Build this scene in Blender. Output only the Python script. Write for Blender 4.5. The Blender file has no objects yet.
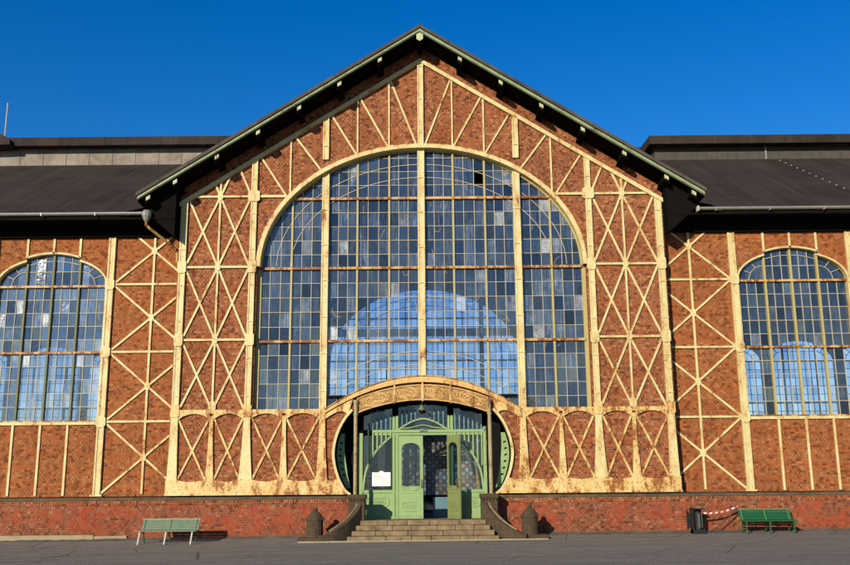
import bpy, math, random
from math import sin, cos, pi, radians, sqrt, atan2, hypot
from mathutils import Vector, Matrix
from mathutils.geometry import tessellate_polygon
random.seed(7)
C = bpy.context.scene.collection
KA = .80
OZ = 1.5            # facade levels below are measured from eye height; the forecourt lies 1.5 m lower

# ------------------------------------------------------------------ materials
def nm(name):
    m = bpy.data.materials.new(name); m.use_nodes = True
    nt = m.node_tree; nt.nodes.clear()
    out = nt.nodes.new('ShaderNodeOutputMaterial')
    return m, nt, out
def N(nt, typ, **kw):
    n = nt.nodes.new(typ)
    for k, v in kw.items():
        if k == 'inp':
            for a, b in v.items():
                if hasattr(b, 'is_output') or isinstance(b, bpy.types.NodeSocket): nt.links.new(b, n.inputs[a])
                else: n.inputs[a].default_value = b
        else: setattr(n, k, v)
    return n
def rgb(c): return (c[0], c[1], c[2], 1)
def mixc(nt, fac, a, b, mode='MIX'):
    n = nt.nodes.new('ShaderNodeMix'); n.data_type = 'RGBA'; n.blend_type = mode
    for i, v in ((0, fac), (6, a), (7, b)):
        if isinstance(v, bpy.types.NodeSocket): nt.links.new(v, n.inputs[i])
        else: n.inputs[i].default_value = v if i == 0 else rgb(v)
    return n.outputs[2]
def mth(nt, op, a, b=0.0, c=None, clamp=False):
    n = nt.nodes.new('ShaderNodeMath'); n.operation = op; n.use_clamp = clamp
    for i, v in enumerate((a, b, c)):
        if v is None: continue
        if isinstance(v, bpy.types.NodeSocket): nt.links.new(v, n.inputs[i])
        else: n.inputs[i].default_value = v
    return n.outputs[0]
def ramp(nt, v, lo, hi):
    n = nt.nodes.new('ShaderNodeMapRange'); nt.links.new(v, n.inputs[0])
    n.inputs[1].default_value = lo; n.inputs[2].default_value = hi
    return n.outputs[0]
def coords(nt, scale=(1, 1, 1)):
    t = nt.nodes.new('ShaderNodeTexCoord'); m = nt.nodes.new('ShaderNodeMapping')
    m.inputs['Scale'].default_value = scale
    nt.links.new(t.outputs['Object'], m.inputs[0]); return m.outputs[0]
def noise(nt, vec, scale, detail=4, rough=.55):
    n = N(nt, 'ShaderNodeTexNoise'); n.inputs['Scale'].default_value = scale
    n.inputs['Detail'].default_value = detail; n.inputs['Roughness'].default_value = rough
    nt.links.new(vec, n.inputs['Vector']); return n.outputs[0]
def bsdf(nt, out, col, rough=.7, metal=0, bump=None, bd=.01, bs=.6, spec=.3):
    if isinstance(col, bpy.types.NodeSocket): col = mixc(nt, 1.0, col, (KA, KA, KA), 'MULTIPLY')
    else: col = tuple(KA*c for c in col)
    p = nt.nodes.new('ShaderNodeBsdfPrincipled')
    if isinstance(col, bpy.types.NodeSocket): nt.links.new(col, p.inputs['Base Color'])
    else: p.inputs['Base Color'].default_value = rgb(col)
    if isinstance(rough, bpy.types.NodeSocket): nt.links.new(rough, p.inputs['Roughness'])
    else: p.inputs['Roughness'].default_value = rough
    p.inputs['Metallic'].default_value = metal
    p.inputs['Specular IOR Level'].default_value = spec
    if bump is not None:
        b = nt.nodes.new('ShaderNodeBump'); b.inputs['Distance'].default_value = bd; b.inputs['Strength'].default_value = bs
        nt.links.new(bump, b.inputs['Height']); nt.links.new(b.outputs[0], p.inputs['Normal'])
    nt.links.new(p.outputs[0], out.inputs[0]); return p

def brick_mat(name, c1, c2, mortar, plinth=False):
    m, nt, out = nm(name)
    t = nt.nodes.new('ShaderNodeTexCoord'); s = nt.nodes.new('ShaderNodeSeparateXYZ'); nt.links.new(t.outputs['Object'], s.inputs[0])
    xx = mth(nt, 'ADD', s.outputs[0], s.outputs[1])
    cb = nt.nodes.new('ShaderNodeCombineXYZ'); nt.links.new(xx, cb.inputs[0]); nt.links.new(s.outputs[2], cb.inputs[1])
    b = nt.nodes.new('ShaderNodeTexBrick'); nt.links.new(cb.outputs[0], b.inputs[0])
    b.inputs['Scale'].default_value = 1; b.inputs['Brick Width'].default_value = .125; b.inputs['Row Height'].default_value = .0775
    b.inputs['Mortar Size'].default_value = .0075; b.inputs['Mortar Smooth'].default_value = .3; b.inputs['Bias'].default_value = -.1
    b.inputs['Color1'].default_value = rgb(c1); b.inputs['Color2'].default_value = rgb(c2); b.inputs['Mortar'].default_value = rgb((mortar[0]*.66, mortar[1]*.52, mortar[2]*.46))
    # per-brick tone with cells snapped to the coursing
    row = mth(nt, 'FLOOR', mth(nt, 'DIVIDE', s.outputs[2], .0775))
    shift = mth(nt, 'MULTIPLY', mth(nt, 'MODULO', row, 2.0), .5)
    cx = mth(nt, 'FLOOR', mth(nt, 'ADD', mth(nt, 'DIVIDE', xx, .125), shift))
    cc = nt.nodes.new('ShaderNodeCombineXYZ'); nt.links.new(cx, cc.inputs[0]); nt.links.new(row, cc.inputs[1])
    wn = nt.nodes.new('ShaderNodeTexWhiteNoise'); wn.noise_dimensions = '2D'; nt.links.new(cc.outputs[0], wn.inputs[0])
    v = cb.outputs[0]
    big = noise(nt, v, .55, 5, .6); mid = noise(nt, v, 3.5, 4, .65); fine = noise(nt, v, 38, 3, .7)
    dark = mth(nt, 'MULTIPLY', ramp(nt, wn.outputs[0], .68, 1.0), .85)
    col = mixc(nt, dark, b.outputs[0], (c2[0]*.35, c2[1]*.35, c2[2]*.4))
    pale = mth(nt, 'MULTIPLY', mth(nt, 'LESS_THAN', wn.outputs[0], .07), .45)
    col = mixc(nt, pale, col, (mortar[0]*.95, mortar[1]*.75, mortar[2]*.6))
    col = mixc(nt, mth(nt, 'MULTIPLY', ramp(nt, big, .42, .68), .42), col, (c1[0]*.45, c1[1]*.45, c1[2]*.5))
    # pale perpends: joints filled with light mortar show as specks between the headers
    fx = mth(nt, 'FRACT', mth(nt, 'ADD', mth(nt, 'DIVIDE', xx, .125), shift))
    fz = mth(nt, 'FRACT', mth(nt, 'DIVIDE', s.outputs[2], .0775))
    speck = mth(nt, 'MULTIPLY', mth(nt, 'LESS_THAN', fx, .17), mth(nt, 'GREATER_THAN', fz, .22))
    speck = mth(nt, 'MULTIPLY', speck, ramp(nt, mth(nt, 'FRACT', mth(nt, 'MULTIPLY', wn.outputs[0], 7.7)), .35, .8))
    speck = mth(nt, 'MULTIPLY', speck, ramp(nt, noise(nt, v, 1.1, 4, .6), .38, .58))
    orange = mth(nt, 'MULTIPLY', ramp(nt, mid, .58, .74), .5)
    col = mixc(nt, orange, col, (c1[0]*1.3, c1[1]*1.05, c1[2]*.8))
    col = mixc(nt, mth(nt, 'MULTIPLY', speck, .9), col, mortar)
    soot = ramp(nt, noise(nt, coords(nt, (2.6, 2.6, .28)), 1.5, 6, .7), .50, .72)
    col = mixc(nt, mth(nt, 'MULTIPLY', soot, .38), col, (c2[0]*.42, c2[1]*.5, c2[2]*.6))
    if plinth:
        patch = ramp(nt, noise(nt, v, .42, 5, .6), .47, .50)
        smear = ramp(nt, noise(nt, v, 2.2, 6, .75), .42, .62)
        col = mixc(nt, mth(nt, 'MULTIPLY', mth(nt, 'MULTIPLY', patch, smear), .9), col, (.44, .075, .03))
        wz = ramp(nt, s.outputs[2], .7, 1.25)
        white = mth(nt, 'MULTIPLY', ramp(nt, noise(nt, v, 4.5, 8, .8), .54, .66), wz)
        col = mixc(nt, mth(nt, 'MULTIPLY', white, .5), col, (.52, .42, .36))
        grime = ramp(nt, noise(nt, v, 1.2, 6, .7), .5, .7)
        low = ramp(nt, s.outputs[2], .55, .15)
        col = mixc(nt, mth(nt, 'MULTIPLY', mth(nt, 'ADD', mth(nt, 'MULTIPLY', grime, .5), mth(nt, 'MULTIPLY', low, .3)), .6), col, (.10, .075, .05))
    col = mixc(nt, mth(nt, 'MULTIPLY', fine, .45), col, (c2[0]*.6, c2[1]*.6, c2[2]*.6))
    h = mth(nt, 'ADD', mth(nt, 'MULTIPLY', b.outputs[1], -1.0), mth(nt, 'MULTIPLY', fine, .5))
    bsdf(nt, out, col, .88, bump=h, bd=.012, bs=.8, spec=.15)
    return m

def iron_mat(name, base, rustc=(.34, .11, .018), amount=.5, rough=.55, streak=True, pit=.0):
    m, nt, out = nm(name)
    v = coords(nt); vs = coords(nt, (12, 12, .8)); vs2 = coords(nt, (2.2, 2.2, .9))
    n1 = noise(nt, vs2, 1.5, 9, .74); n2 = noise(nt, v, 13, 5, .7); n3 = noise(nt, vs, 1.3, 6, .7); nb = noise(nt, v, .55, 3, .5)
    th = .74 - .22*amount
    mixn = mth(nt, 'ADD', mth(nt, 'ADD', mth(nt, 'MULTIPLY', n1, .62), mth(nt, 'MULTIPLY', n2, .20)), mth(nt, 'MULTIPLY', nb, .18))
    halo = ramp(nt, mixn, th-.07, th+.05); core = ramp(nt, mixn, th+.02, th+.06)
    st = mth(nt, 'MULTIPLY', ramp(nt, n3, th-.04, th+.12), ramp(nt, nb, .38, .62))
    col = mixc(nt, mth(nt, 'MULTIPLY', ramp(nt, n1, .35, .75), .4), base, (base[0]*.80, base[1]*.70, base[2]*.50))
    orange = (min(.72, rustc[0]*1.8), rustc[1]*2.6, rustc[2]*2.0)
    col = mixc(nt, mth(nt, 'MULTIPLY', st, .5), col, orange)
    col = mixc(nt, mth(nt, 'MULTIPLY', halo, .6), col, orange)
    col = mixc(nt, mth(nt, 'MULTIPLY', core, .92), col, (rustc[0]*.75, rustc[1]*.65, rustc[2]*.7))
    spots = ramp(nt, noise(nt, v, 15, 3, .6), .68-pit, .71-pit)
    col = mixc(nt, mth(nt, 'MULTIPLY', spots, .8), col, (rustc[0]*.5, rustc[1]*.42, rustc[2]*.5))
    bsdf(nt, out, col, rough, bump=n2, bd=.006, bs=.4, spec=.3)
    return m

def plain(name, base, rough=.7, var=.35, scale=6, metal=0, bump=.3, alt=None, spec=.3):
    m, nt, out = nm(name); v = coords(nt)
    n1 = noise(nt, v, scale, 6, .65); n2 = noise(nt, v, scale*7, 3, .6)
    alt = alt or (base[0]*.5, base[1]*.5, base[2]*.5)
    col = mixc(nt, mth(nt, 'MULTIPLY', ramp(nt, n1, .35, .7), var), base, alt)
    bsdf(nt, out, col, rough, metal, bump=n2, bd=.008, bs=bump, spec=spec)
    return m

def glass_mat(name, tint=(.80, .90, .97), dirt=.5, gloss=.11, milky=.05, scat=.10):
    m, nt, out = nm(name)
    at = nt.nodes.new('ShaderNodeAttribute'); at.attribute_name = 'pane'
    r = at.outputs['Fac']
    fr_ = lambda k: mth(nt, 'FRACT', mth(nt, 'MULTIPLY', r, k))
    r2, r3, r4 = fr_(17.3), fr_(53.1), fr_(131.7)
    v = coords(nt); vs = coords(nt, (16, 1, .8)); vl = coords(nt, (.5, 1, .35))
    tr = N(nt, 'ShaderNodeBsdfTransparent')
    tc = mixc(nt, mth(nt, 'POWER', r3, .6), (tint[0]*.45, tint[1]*.55, tint[2]*.66), tint); nt.links.new(tc, tr.inputs[0])
    gl = N(nt, 'ShaderNodeBsdfGlossy'); gl.inputs['Roughness'].default_value = .05; gl.inputs[0].default_value = (.85, .93, 1, 1)
    bp = nt.nodes.new('ShaderNodeBump'); bp.inputs['Distance'].default_value = .02; bp.inputs['Strength'].default_value = .25
    nt.links.new(noise(nt, v, 5, 3, .5), bp.inputs['Height']); nt.links.new(bp.outputs[0], gl.inputs['Normal'])
    fr = N(nt, 'ShaderNodeFresnel'); fr.inputs[0].default_value = 1.45
    f = mth(nt, 'ADD', fr.outputs[0], mth(nt, 'MULTIPLY', mth(nt, 'ADD', r4, .15), gloss), clamp=True)
    m1 = nt.nodes.new('ShaderNodeMixShader'); nt.links.new(f, m1.inputs[0]); nt.links.new(tr.outputs[0], m1.inputs[1]); nt.links.new(gl.outputs[0], m1.inputs[2])
    df = N(nt, 'ShaderNodeBsdfDiffuse')
    isw = ramp(nt, r, 1-milky, 1-milky*.3) if milky > 0 else mth(nt, 'GREATER_THAN', r, 2)
    streak = ramp(nt, noise(nt, vs, 1.6, 5, .7), .42, .72)
    cloud = ramp(nt, noise(nt, v, 2.6, 6, .75), .46, .70)
    area = ramp(nt, noise(nt, vl, .9, 4, .6), .38, .62)
    pale = mth(nt, 'MULTIPLY', streak, mth(nt, 'POWER', r4, 1.5))
    dc = mixc(nt, mth(nt, 'MAXIMUM', isw, pale), (.115, .175, .265), (.46, .50, .53)); nt.links.new(dc, df.inputs[0])  # dust film; its blue also stands in for reflected sky
    dusty = mth(nt, 'MULTIPLY', mth(nt, 'POWER', r2, 2.2), dirt)
    fd = mth(nt, 'MULTIPLY', mth(nt, 'ADD', mth(nt, 'MULTIPLY', streak, .75), mth(nt, 'MULTIPLY', cloud, .6)), dusty)
    fd = mth(nt, 'MULTIPLY', fd, mth(nt, 'ADD', area, .35))
    fd = mth(nt, 'ADD', fd, mth(nt, 'MULTIPLY', mth(nt, 'ADD', mth(nt, 'MULTIPLY', r3, 1.1), .4), scat))
    fd = mth(nt, 'ADD', fd, mth(nt, 'MULTIPLY', isw, mth(nt, 'ADD', .08, mth(nt, 'MULTIPLY', mth(nt, 'ADD', streak, cloud), .38))), clamp=True)
    m2 = nt.nodes.new('ShaderNodeMixShader'); nt.links.new(fd, m2.inputs[0]); nt.links.new(m1.outputs[0], m2.inputs[1]); nt.links.new(df.outputs[0], m2.inputs[2])
    nt.links.new(m2.outputs[0], out.inputs[0]); return m

def felt_mat(name, base, alt):
    m, nt, out = nm(name); v = coords(nt)
    n1 = noise(nt, v, .5, 7, .7); n2 = noise(nt, v, 6, 4, .6); n4 = noise(nt, coords(nt, (1.5, .16, .16)), 1.4, 5, .65)
    s = nt.nodes.new('ShaderNodeSeparateXYZ'); nt.links.new(v, s.inputs[0])
    ck = nt.nodes.new('ShaderNodeCombineXYZ'); nt.links.new(mth(nt, 'FLOOR', mth(nt, 'DIVIDE', s.outputs[0], 1.02)), ck.inputs[0]); nt.links.new(mth(nt, 'FLOOR', mth(nt, 'DIVIDE', s.outputs[2], 1.35)), ck.inputs[1])
    wk = nt.nodes.new('ShaderNodeTexWhiteNoise'); wk.noise_dimensions = '2D'; nt.links.new(ck.outputs[0], wk.inputs[0])
    seam = mth(nt, 'LESS_THAN', mth(nt, 'FRACT', mth(nt, 'DIVIDE', s.outputs[0], 1.02)), .035)
    col = mixc(nt, ramp(nt, n1, .35, .68), base, alt)
    col = mixc(nt, mth(nt, 'MULTIPLY', ramp(nt, n4, .5, .7), .6), col, (alt[0]*1.5, alt[1]*1.5, alt[2]*1.6))
    col = mixc(nt, mth(nt, 'MULTIPLY', wk.outputs[0], .4), col, (alt[0]*1.5, alt[1]*1.45, alt[2]*1.4))
    col = mixc(nt, mth(nt, 'MULTIPLY', seam, .5), col, (base[0]*.4, base[1]*.4, base[2]*.4))
    col = mixc(nt, mth(nt, 'MULTIPLY', n2, .3), col, (base[0]*.5, base[1]*.5, base[2]*.5))
    bsdf(nt, out, col, .9, bump=n2, bd=.01, bs=.4, spec=.12); return m

def asphalt_mat():
    m, nt, out = nm('asphalt'); v = coords(nt)
    n1 = noise(nt, v, .22, 6, .6); n2 = noise(nt, v, 1.6, 6, .7); g = noise(nt, v, 17, 5, .85)
    vo = N(nt, 'ShaderNodeTexVoronoi'); vo.inputs['Scale'].default_value = 22; nt.links.new(v, vo.inputs[0])
    col = mixc(nt, ramp(nt, n2, .3, .75), (.26, .24, .20), (.175, .162, .135))
    col = mixc(nt, mth(nt, 'MULTIPLY', ramp(nt, n1, .4, .65), .5), col, (.235, .212, .185))
    col = mixc(nt, mth(nt, 'MULTIPLY', ramp(nt, g, .5, .72), .8), col, (.50, .46, .42))
    col = mixc(nt, mth(nt, 'MULTIPLY', ramp(nt, g, .46, .30), .75), col, (.04, .037, .035))
    band = ramp(nt, noise(nt, coords(nt, (.12, 1.1, 1)), 1.4, 5, .6), .45, .65)
    col = mixc(nt, mth(nt, 'MULTIPLY', band, .35), col, (.10, .092, .082))
    crk = N(nt, 'ShaderNodeTexVoronoi', feature='DISTANCE_TO_EDGE'); crk.inputs['Scale'].default_value = .35; nt.links.new(v, crk.inputs[0])
    col = mixc(nt, mth(nt, 'MULTIPLY', mth(nt, 'LESS_THAN', mth(nt, 'ADD', crk.outputs[0], mth(nt, 'MULTIPLY', g, .02)), .016), .6), col, (.03, .028, .026))
    bsdf(nt, out, col, .92, bump=mth(nt, 'ADD', g, vo.outputs[0]), bd=.012, bs=.7, spec=.15); return m

def checker_mat(name):
    m, nt, out = nm(name)
    t = nt.nodes.new('ShaderNodeAttribute'); t.attribute_name = 'pane'
    cr = nt.nodes.new('ShaderNodeValToRGB'); nt.links.new(t.outputs['Fac'], cr.inputs[0])
    cr.color_ramp.interpolation = 'CONSTANT'
    cols = [(.04, .035, .035), (.26, .20, .13), (.15, .18, .23), (.36, .30, .21), (.08, .09, .12), (.34, .35, .37), (.13, .09, .06), (.25, .28, .34)]
    e = cr.color_ramp.elements
    e[0].color = rgb(cols[0]); e[1].position = .125; e[1].color = rgb(cols[1])
    for i in range(2, 8): k = e.new(i/8); k.color = rgb(cols[i])
    n = noise(nt, coords(nt), 9, 4, .6)
    col = mixc(nt, mth(nt, 'MULTIPLY', n, .4), cr.outputs[0], (.05, .05, .06))
    bsdf(nt, out, col, .35, spec=.5); return m

def stripe_mat(name, a, b, period, axis=0):
    m, nt, out = nm(name); v = coords(nt)
    s = nt.nodes.new('ShaderNodeSeparateXYZ'); nt.links.new(v, s.inputs[0])
    f = mth(nt, 'LESS_THAN', mth(nt, 'FRACT', mth(nt, 'DIVIDE', mth(nt, 'ADD', s.outputs[axis], 50.0), period)), .5)
    bsdf(nt, out, mixc(nt, f, a, b), .5); return m

def poster_mat():
    m, nt, out = nm('printed_paper'); v = coords(nt)
    n1 = noise(nt, v, 6, 3, .6); n2 = noise(nt, v, 11, 3, .6)
    s = nt.nodes.new('ShaderNodeSeparateXYZ'); nt.links.new(v, s.inputs[0])
    # a slanting coloured picture in the middle of a white sheet
    d = mth(nt, 'ABSOLUTE', mth(nt, 'ADD', s.outputs[2], mth(nt, 'MULTIPLY', s.outputs[0], .35)))
    inb = mth(nt, 'MULTIPLY', mth(nt, 'LESS_THAN', mth(nt, 'ADD', d, mth(nt, 'MULTIPLY', n1, .08)), .15), mth(nt, 'LESS_THAN', mth(nt, 'ABSOLUTE', s.outputs[0]), .25))
    c = mixc(nt, ramp(nt, n2, .4, .6), (.62, .66, .36), (.55, .50, .75))
    c = mixc(nt, ramp(nt, n1, .52, .6), c, (.8, .78, .72))
    bsdf(nt, out, mixc(nt, mth(nt, 'MULTIPLY', inb, .75), (.82, .80, .82), c), .5); return m

def leaf_mat(name, base):
    m, nt, out = nm(name)
    g = nt.nodes.new('ShaderNodeNewGeometry')
    col = mixc(nt, g.outputs['Random Per Island'], (base[0]*.55, base[1]*.55, base[2]*.5), (base[0]*1.5, base[1]*1.4, base[2]))
    bsdf(nt, out, col, .7, spec=.2); return m

BRICK = brick_mat('brick', (.41, .110, .031), (.20, .050, .018), (.70, .50, .30))
WBRICK = brick_mat('wing_brick', (.45, .130, .032), (.255, .068, .020), (.60, .39, .20))
PBRICK = brick_mat('plinth_brick', (.34, .086, .032), (.17, .050, .022), (.62, .40, .25), True)
CREAM = iron_mat('cream_iron', (.67, .60, .30), (.27, .085, .016), amount=.88, pit=.035)
CREAMR = iron_mat('rusting_cream_iron', (.67, .57, .26), (.32, .105, .016), amount=1.12, pit=.06)
GOLD = iron_mat('ochre_iron', (.70, .46, .17), (.20, .075, .018), amount=.95, pit=.04)
DGOLD = iron_mat('shaded_rust_iron', (.30, .155, .045), (.12, .05, .015), amount=.8)  # rusty panel ground, with the recess shade behind the scrolls put into its colour
OLIVE = iron_mat('olive_iron', (.44, .37, .14), (.26, .12, .03), amount=.62)
DOLIVE = iron_mat('dark_green_iron', (.115, .13, .045), (.17, .085, .02), amount=.6)
RAIL = iron_mat('rusty_rail', (.60, .42, .17), (.24, .075, .014), amount=1.25, pit=.05)
BARS = iron_mat('glazing_bar_paint', (.47, .44, .33), (.24, .13, .05), amount=.7)
POLE = iron_mat('peeling_pole_paint', (.36, .32, .19), (.16, .075, .03), amount=1.15, pit=.05)
GREEN = plain('pale_green_paint', (.27, .405, .165), .55, .6, 4, alt=(.18, .29, .11))
OLGREEN = plain('faded_green_paint', (.20, .26, .10), .6, .45, 5, alt=(.26, .21, .07))
PIPEM = plain('shaded_green_paint', (.11, .22, .26), .35, .4, 9)  # finials: the bluish cast of shade put into their green paint
GLASS = glass_mat('window_glass', dirt=.80, scat=.125, gloss=.10, milky=.075)
RGLASS = glass_mat('rear_window_glass', (.96, .98, 1), dirt=.12, scat=.02, gloss=.02, milky=-1)
GLASSW = glass_mat('wing_window_glass', dirt=.55, scat=.07, gloss=.10, milky=.03)
GLASSL = glass_mat('cloudy_window_glass', dirt=1.3, scat=.15, gloss=.25, milky=.12)
DGLASS = glass_mat('door_glass', (.85, .9, .95), dirt=.02, scat=.01, gloss=.05, milky=-1)
FELT = felt_mat('roofing_felt', (.026, .020, .017), (.050, .039, .032))
FELT2 = felt_mat('grey_roofing_felt', (.055, .044, .036), (.10, .084, .07))
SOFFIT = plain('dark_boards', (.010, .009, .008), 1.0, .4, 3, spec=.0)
FASCIA = iron_mat('weathered_green_fascia', (.27, .36, .19), (.07, .06, .03), amount=1.0)
PURL = iron_mat('purlin_paint', (.48, .50, .30), (.10, .06, .03), amount=.8)
ZINC = plain('zinc', (.33, .32, .29), .5, .5, 4, metal=.3)
CLAD = plain('weathered_cladding', (.30, .265, .225), .9, .9, 1.8, alt=(.15, .125, .10), bump=.6)
DCLAD = plain('dark_cladding', (.085, .074, .064), .8, .7, 2.5, alt=(.045, .038, .033))
STONE = plain('step_stone', (.29, .215, .115), .92, .9, 3.6, alt=(.10, .07, .038), bump=.8)
DSTONE = plain('dark_sandstone', (.088, .062, .034), .95, .8, 5, alt=(.036, .027, .017), bump=1.0)
MOSSY = plain('mossy_coping', (.15, .10, .055), .95, .9, 3, alt=(.045, .038, .022), bump=1.0)
KERB = plain('kerb_stone', (.36, .30, .19), .9, .6, 2.5, alt=(.20, .15, .09), bump=.6)
BGREEN = plain('faded_bench_paint', (.12, .20, .13), .6, .6, 7, alt=(.20, .25, .16))
DGREEN = plain('dark_green_bench_paint', (.012, .105, .035), .5, .4, 6, alt=(.01, .06, .025))
WHITEP = plain('white_bench_iron', (.52, .51, .45), .6, .4, 9)
BLACK = plain('black_metal', (.012, .013, .013), .5, .3, 8)
GREYP = plain('reflection_grey', (.10, .11, .09), .5, .5, 9)
INT = plain('interior_plaster', (.10, .095, .09), .9, .5, 1.0)
INTF = plain('interior_floor', (.12, .11, .10), .8, .5, 1.0)
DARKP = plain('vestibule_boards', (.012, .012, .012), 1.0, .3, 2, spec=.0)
CRANE = plain('crane_rail_paint', (.26, .34, .27), .7, .3, 2)
TAN = plain('ochre_curved_board', (.45, .27, .08), .6, .6, 5)
PBLUE = plain('pale_blue_panel', (.33, .48, .47), .6, .2, 4)
CHECK = checker_mat('coloured_glass_tiles')
ASPH = asphalt_mat()
BRASS = plain('dull_brass', (.30, .20, .08), .4, .4, 9, metal=.6)
LAMPM = plain('lamp_enamel', (.16, .22, .10), .35, .4, 9)
BARK = plain('bark', (.09, .065, .045), .95, .6, 5)
TAPE = stripe_mat('barrier_stripes', (.75, .72, .68), (.62, .035, .02), .20)

# ------------------------------------------------------------------ mesh builder (facade coordinates: x right, y into the picture, z from eye height)
class MB:
    def __init__(s): s.v = []; s.f = []; s.a = []
    def add(s, vs, fs, a=0.0):
        k = len(s.v); s.v += [tuple(p) for p in vs]
        for f in fs: s.f.append([i+k for i in f]); s.a.append(a)
        return s
    def box(s, x0, x1, y0, y1, z0, z1):
        return s.add([(x0,y0,z0),(x1,y0,z0),(x1,y1,z0),(x0,y1,z0),(x0,y0,z1),(x1,y0,z1),(x1,y1,z1),(x0,y1,z1)],
              [(0,3,2,1),(4,5,6,7),(0,1,5,4),(1,2,6,5),(2,3,7,6),(3,0,4,7)])
    def prism(s, poly, y0, y1, holes=()):
        """closed outline(s) in x,z pushed through y0..y1"""
        loops = [list(poly)] + [list(h) for h in holes]
        tr = tessellate_polygon([[Vector((x, z, 0)) for x, z in lp] for lp in loops])
        flat = [p for lp in loops for p in lp]; n = len(flat)
        vs = [(x, y0, z) for x, z in flat] + [(x, y1, z) for x, z in flat]
        fs = []
        for t in tr:
            a, b, c = (flat[i] for i in t)
            cr = (b[0]-a[0])*(c[1]-a[1]) - (b[1]-a[1])*(c[0]-a[0])
            if abs(cr) < 1e-12: continue
            t = list(t) if cr > 0 else list(t)[::-1]
            fs.append(t); fs.append([i+n for i in t][::-1])
        k = 0
        for lp in loops:
            m = len(lp)
            for i in range(m): fs.append((k+i, k+(i+1) % m, n+k+(i+1) % m, n+k+i))
            k += m
        return s.add(vs, fs)
    def bar(s, p, q, w, y0, y1):
        dx, dz = q[0]-p[0], q[1]-p[1]; L = hypot(dx, dz) or 1; nx, nz = -dz/L*w/2, dx/L*w/2
        return s.prism([(p[0]-nx, p[1]-nz), (q[0]-nx, q[1]-nz), (q[0]+nx, q[1]+nz), (p[0]+nx, p[1]+nz)], y0, y1)
    def strip(s, pts, w, y0, y1):
        """constant-width curved strip along pts"""
        L, R = [], []
        for i, (x, z) in enumerate(pts):
            a = pts[max(i-1, 0)]; b = pts[min(i+1, len(pts)-1)]
            dx, dz = b[0]-a[0], b[1]-a[1]; l = hypot(dx, dz) or 1
            L.append((x-dz/l*w/2, z+dx/l*w/2)); R.append((x+dz/l*w/2, z-dx/l*w/2))
        return s.band(L, R, y0, y1)
    def band(s, L, R, y0, y1):
        n = len(L); vs = []
        for i in range(n): vs += [(L[i][0], y0, L[i][1]), (R[i][0], y0, R[i][1]), (R[i][0], y1, R[i][1]), (L[i][0], y1, L[i][1])]
        fs = []
        for i in range(n-1):
            a = 4*i; b = a+4
            for j in range(4): fs.append((a+j, a+(j+1) % 4, b+(j+1) % 4, b+j))
        fs += [(3, 2, 1, 0), (4*n-4, 4*n-3, 4*n-2, 4*n-1)]
        return s.add(vs, fs)
    def tube(s, pts, r, n=8):
        pts = [Vector(p) for p in pts]; vs = []; fs = []
        up0 = None
        for i, p in enumerate(pts):
            t = (pts[min(i+1, len(pts)-1)] - pts[max(i-1, 0)]).normalized()
            if up0 is None: up0 = t.orthogonal().normalized()
            u = (up0 - t*up0.dot(t)).normalized(); up0 = u; w = t.cross(u)
            rr = r[i] if isinstance(r, (list, tuple)) else r
            for k in range(n):
                a = 2*pi*k/n; vs.append(p + u*cos(a)*rr + w*sin(a)*rr)
        for i in range(len(pts)-1):
            for k in range(n): fs.append((i*n+k, i*n+(k+1) % n, (i+1)*n+(k+1) % n, (i+1)*n+k))
        fs.append(tuple(range(n))[::-1]); fs.append(tuple((len(pts)-1)*n+k for k in range(n)))
        return s.add(vs, fs)
    def lathe(s, prof, c, n=20, sq=None):
        vs = []; fs = []
        for r, z in prof:
            for k in range(n):
                a = 2*pi*(k+.5)/n; vs.append((c[0]+cos(a)*r, c[1]+sin(a)*r, c[2]+z))
        for i in range(len(prof)-1):
            for k in range(n): fs.append((i*n+k, i*n+(k+1) % n, (i+1)*n+(k+1) % n, (i+1)*n+k))
        fs.append(tuple(range(n))[::-1]); fs.append(tuple((len(prof)-1)*n+k for k in range(n)))
        return s.add(vs, fs)
    def hull8(s, b, t):
        """b, t: four bottom and four top corners, counter-clockwise from above"""
        return s.add(list(b)+list(t), [(3,2,1,0),(4,5,6,7),(0,1,5,4),(1,2,6,5),(2,3,7,6),(3,0,4,7)])
    def build(s, name, mat, parent=None, origin=None, bevel=0, smooth=False):
        if parent is not None:
            p = parent; base = Vector(p.location)
            while p.parent: p = p.parent; base = base + Vector(p.location)
            off = Vector((0, 0, 0))
        else:
            base = Vector((0, 0, 0)); off = Vector((origin[0], origin[1], origin[2]+OZ)) if origin else Vector((0, 0, 0))
            base = off
        me = bpy.data.meshes.new(name)
        me.from_pydata([(x-base.x, y-base.y, z+OZ-base.z) for x, y, z in s.v], [], s.f)
        at = me.attributes.new('pane', 'FLOAT', 'FACE')
        for i, a in enumerate(s.a): at.data[i].value = a
        me.materials.append(mat); me.update()
        if smooth:
            for p_ in me.polygons: p_.use_smooth = True
        o = bpy.data.objects.new(name, me); C.objects.link(o)
        if parent is not None: o.parent = parent
        else: o.location = off
        if bevel:
            b = o.modifiers.new('bevel', 'BEVEL'); b.width = bevel; b.segments = 1; b.limit_method = 'ANGLE'
        return o
def empty(name, x, y, z, label, cat, group=None):
    o = bpy.data.objects.new(name, None); C.objects.link(o); o.location = (x, y, z+OZ); o.empty_display_size = .3
    tag(o, label, cat, group); return o
def tag(o, label=None, cat=None, group=None, kind=None):
    if label: o['label'] = label
    if cat: o['category'] = cat
    if group: o['group'] = group
    if kind: o['kind'] = kind
    return o

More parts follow.
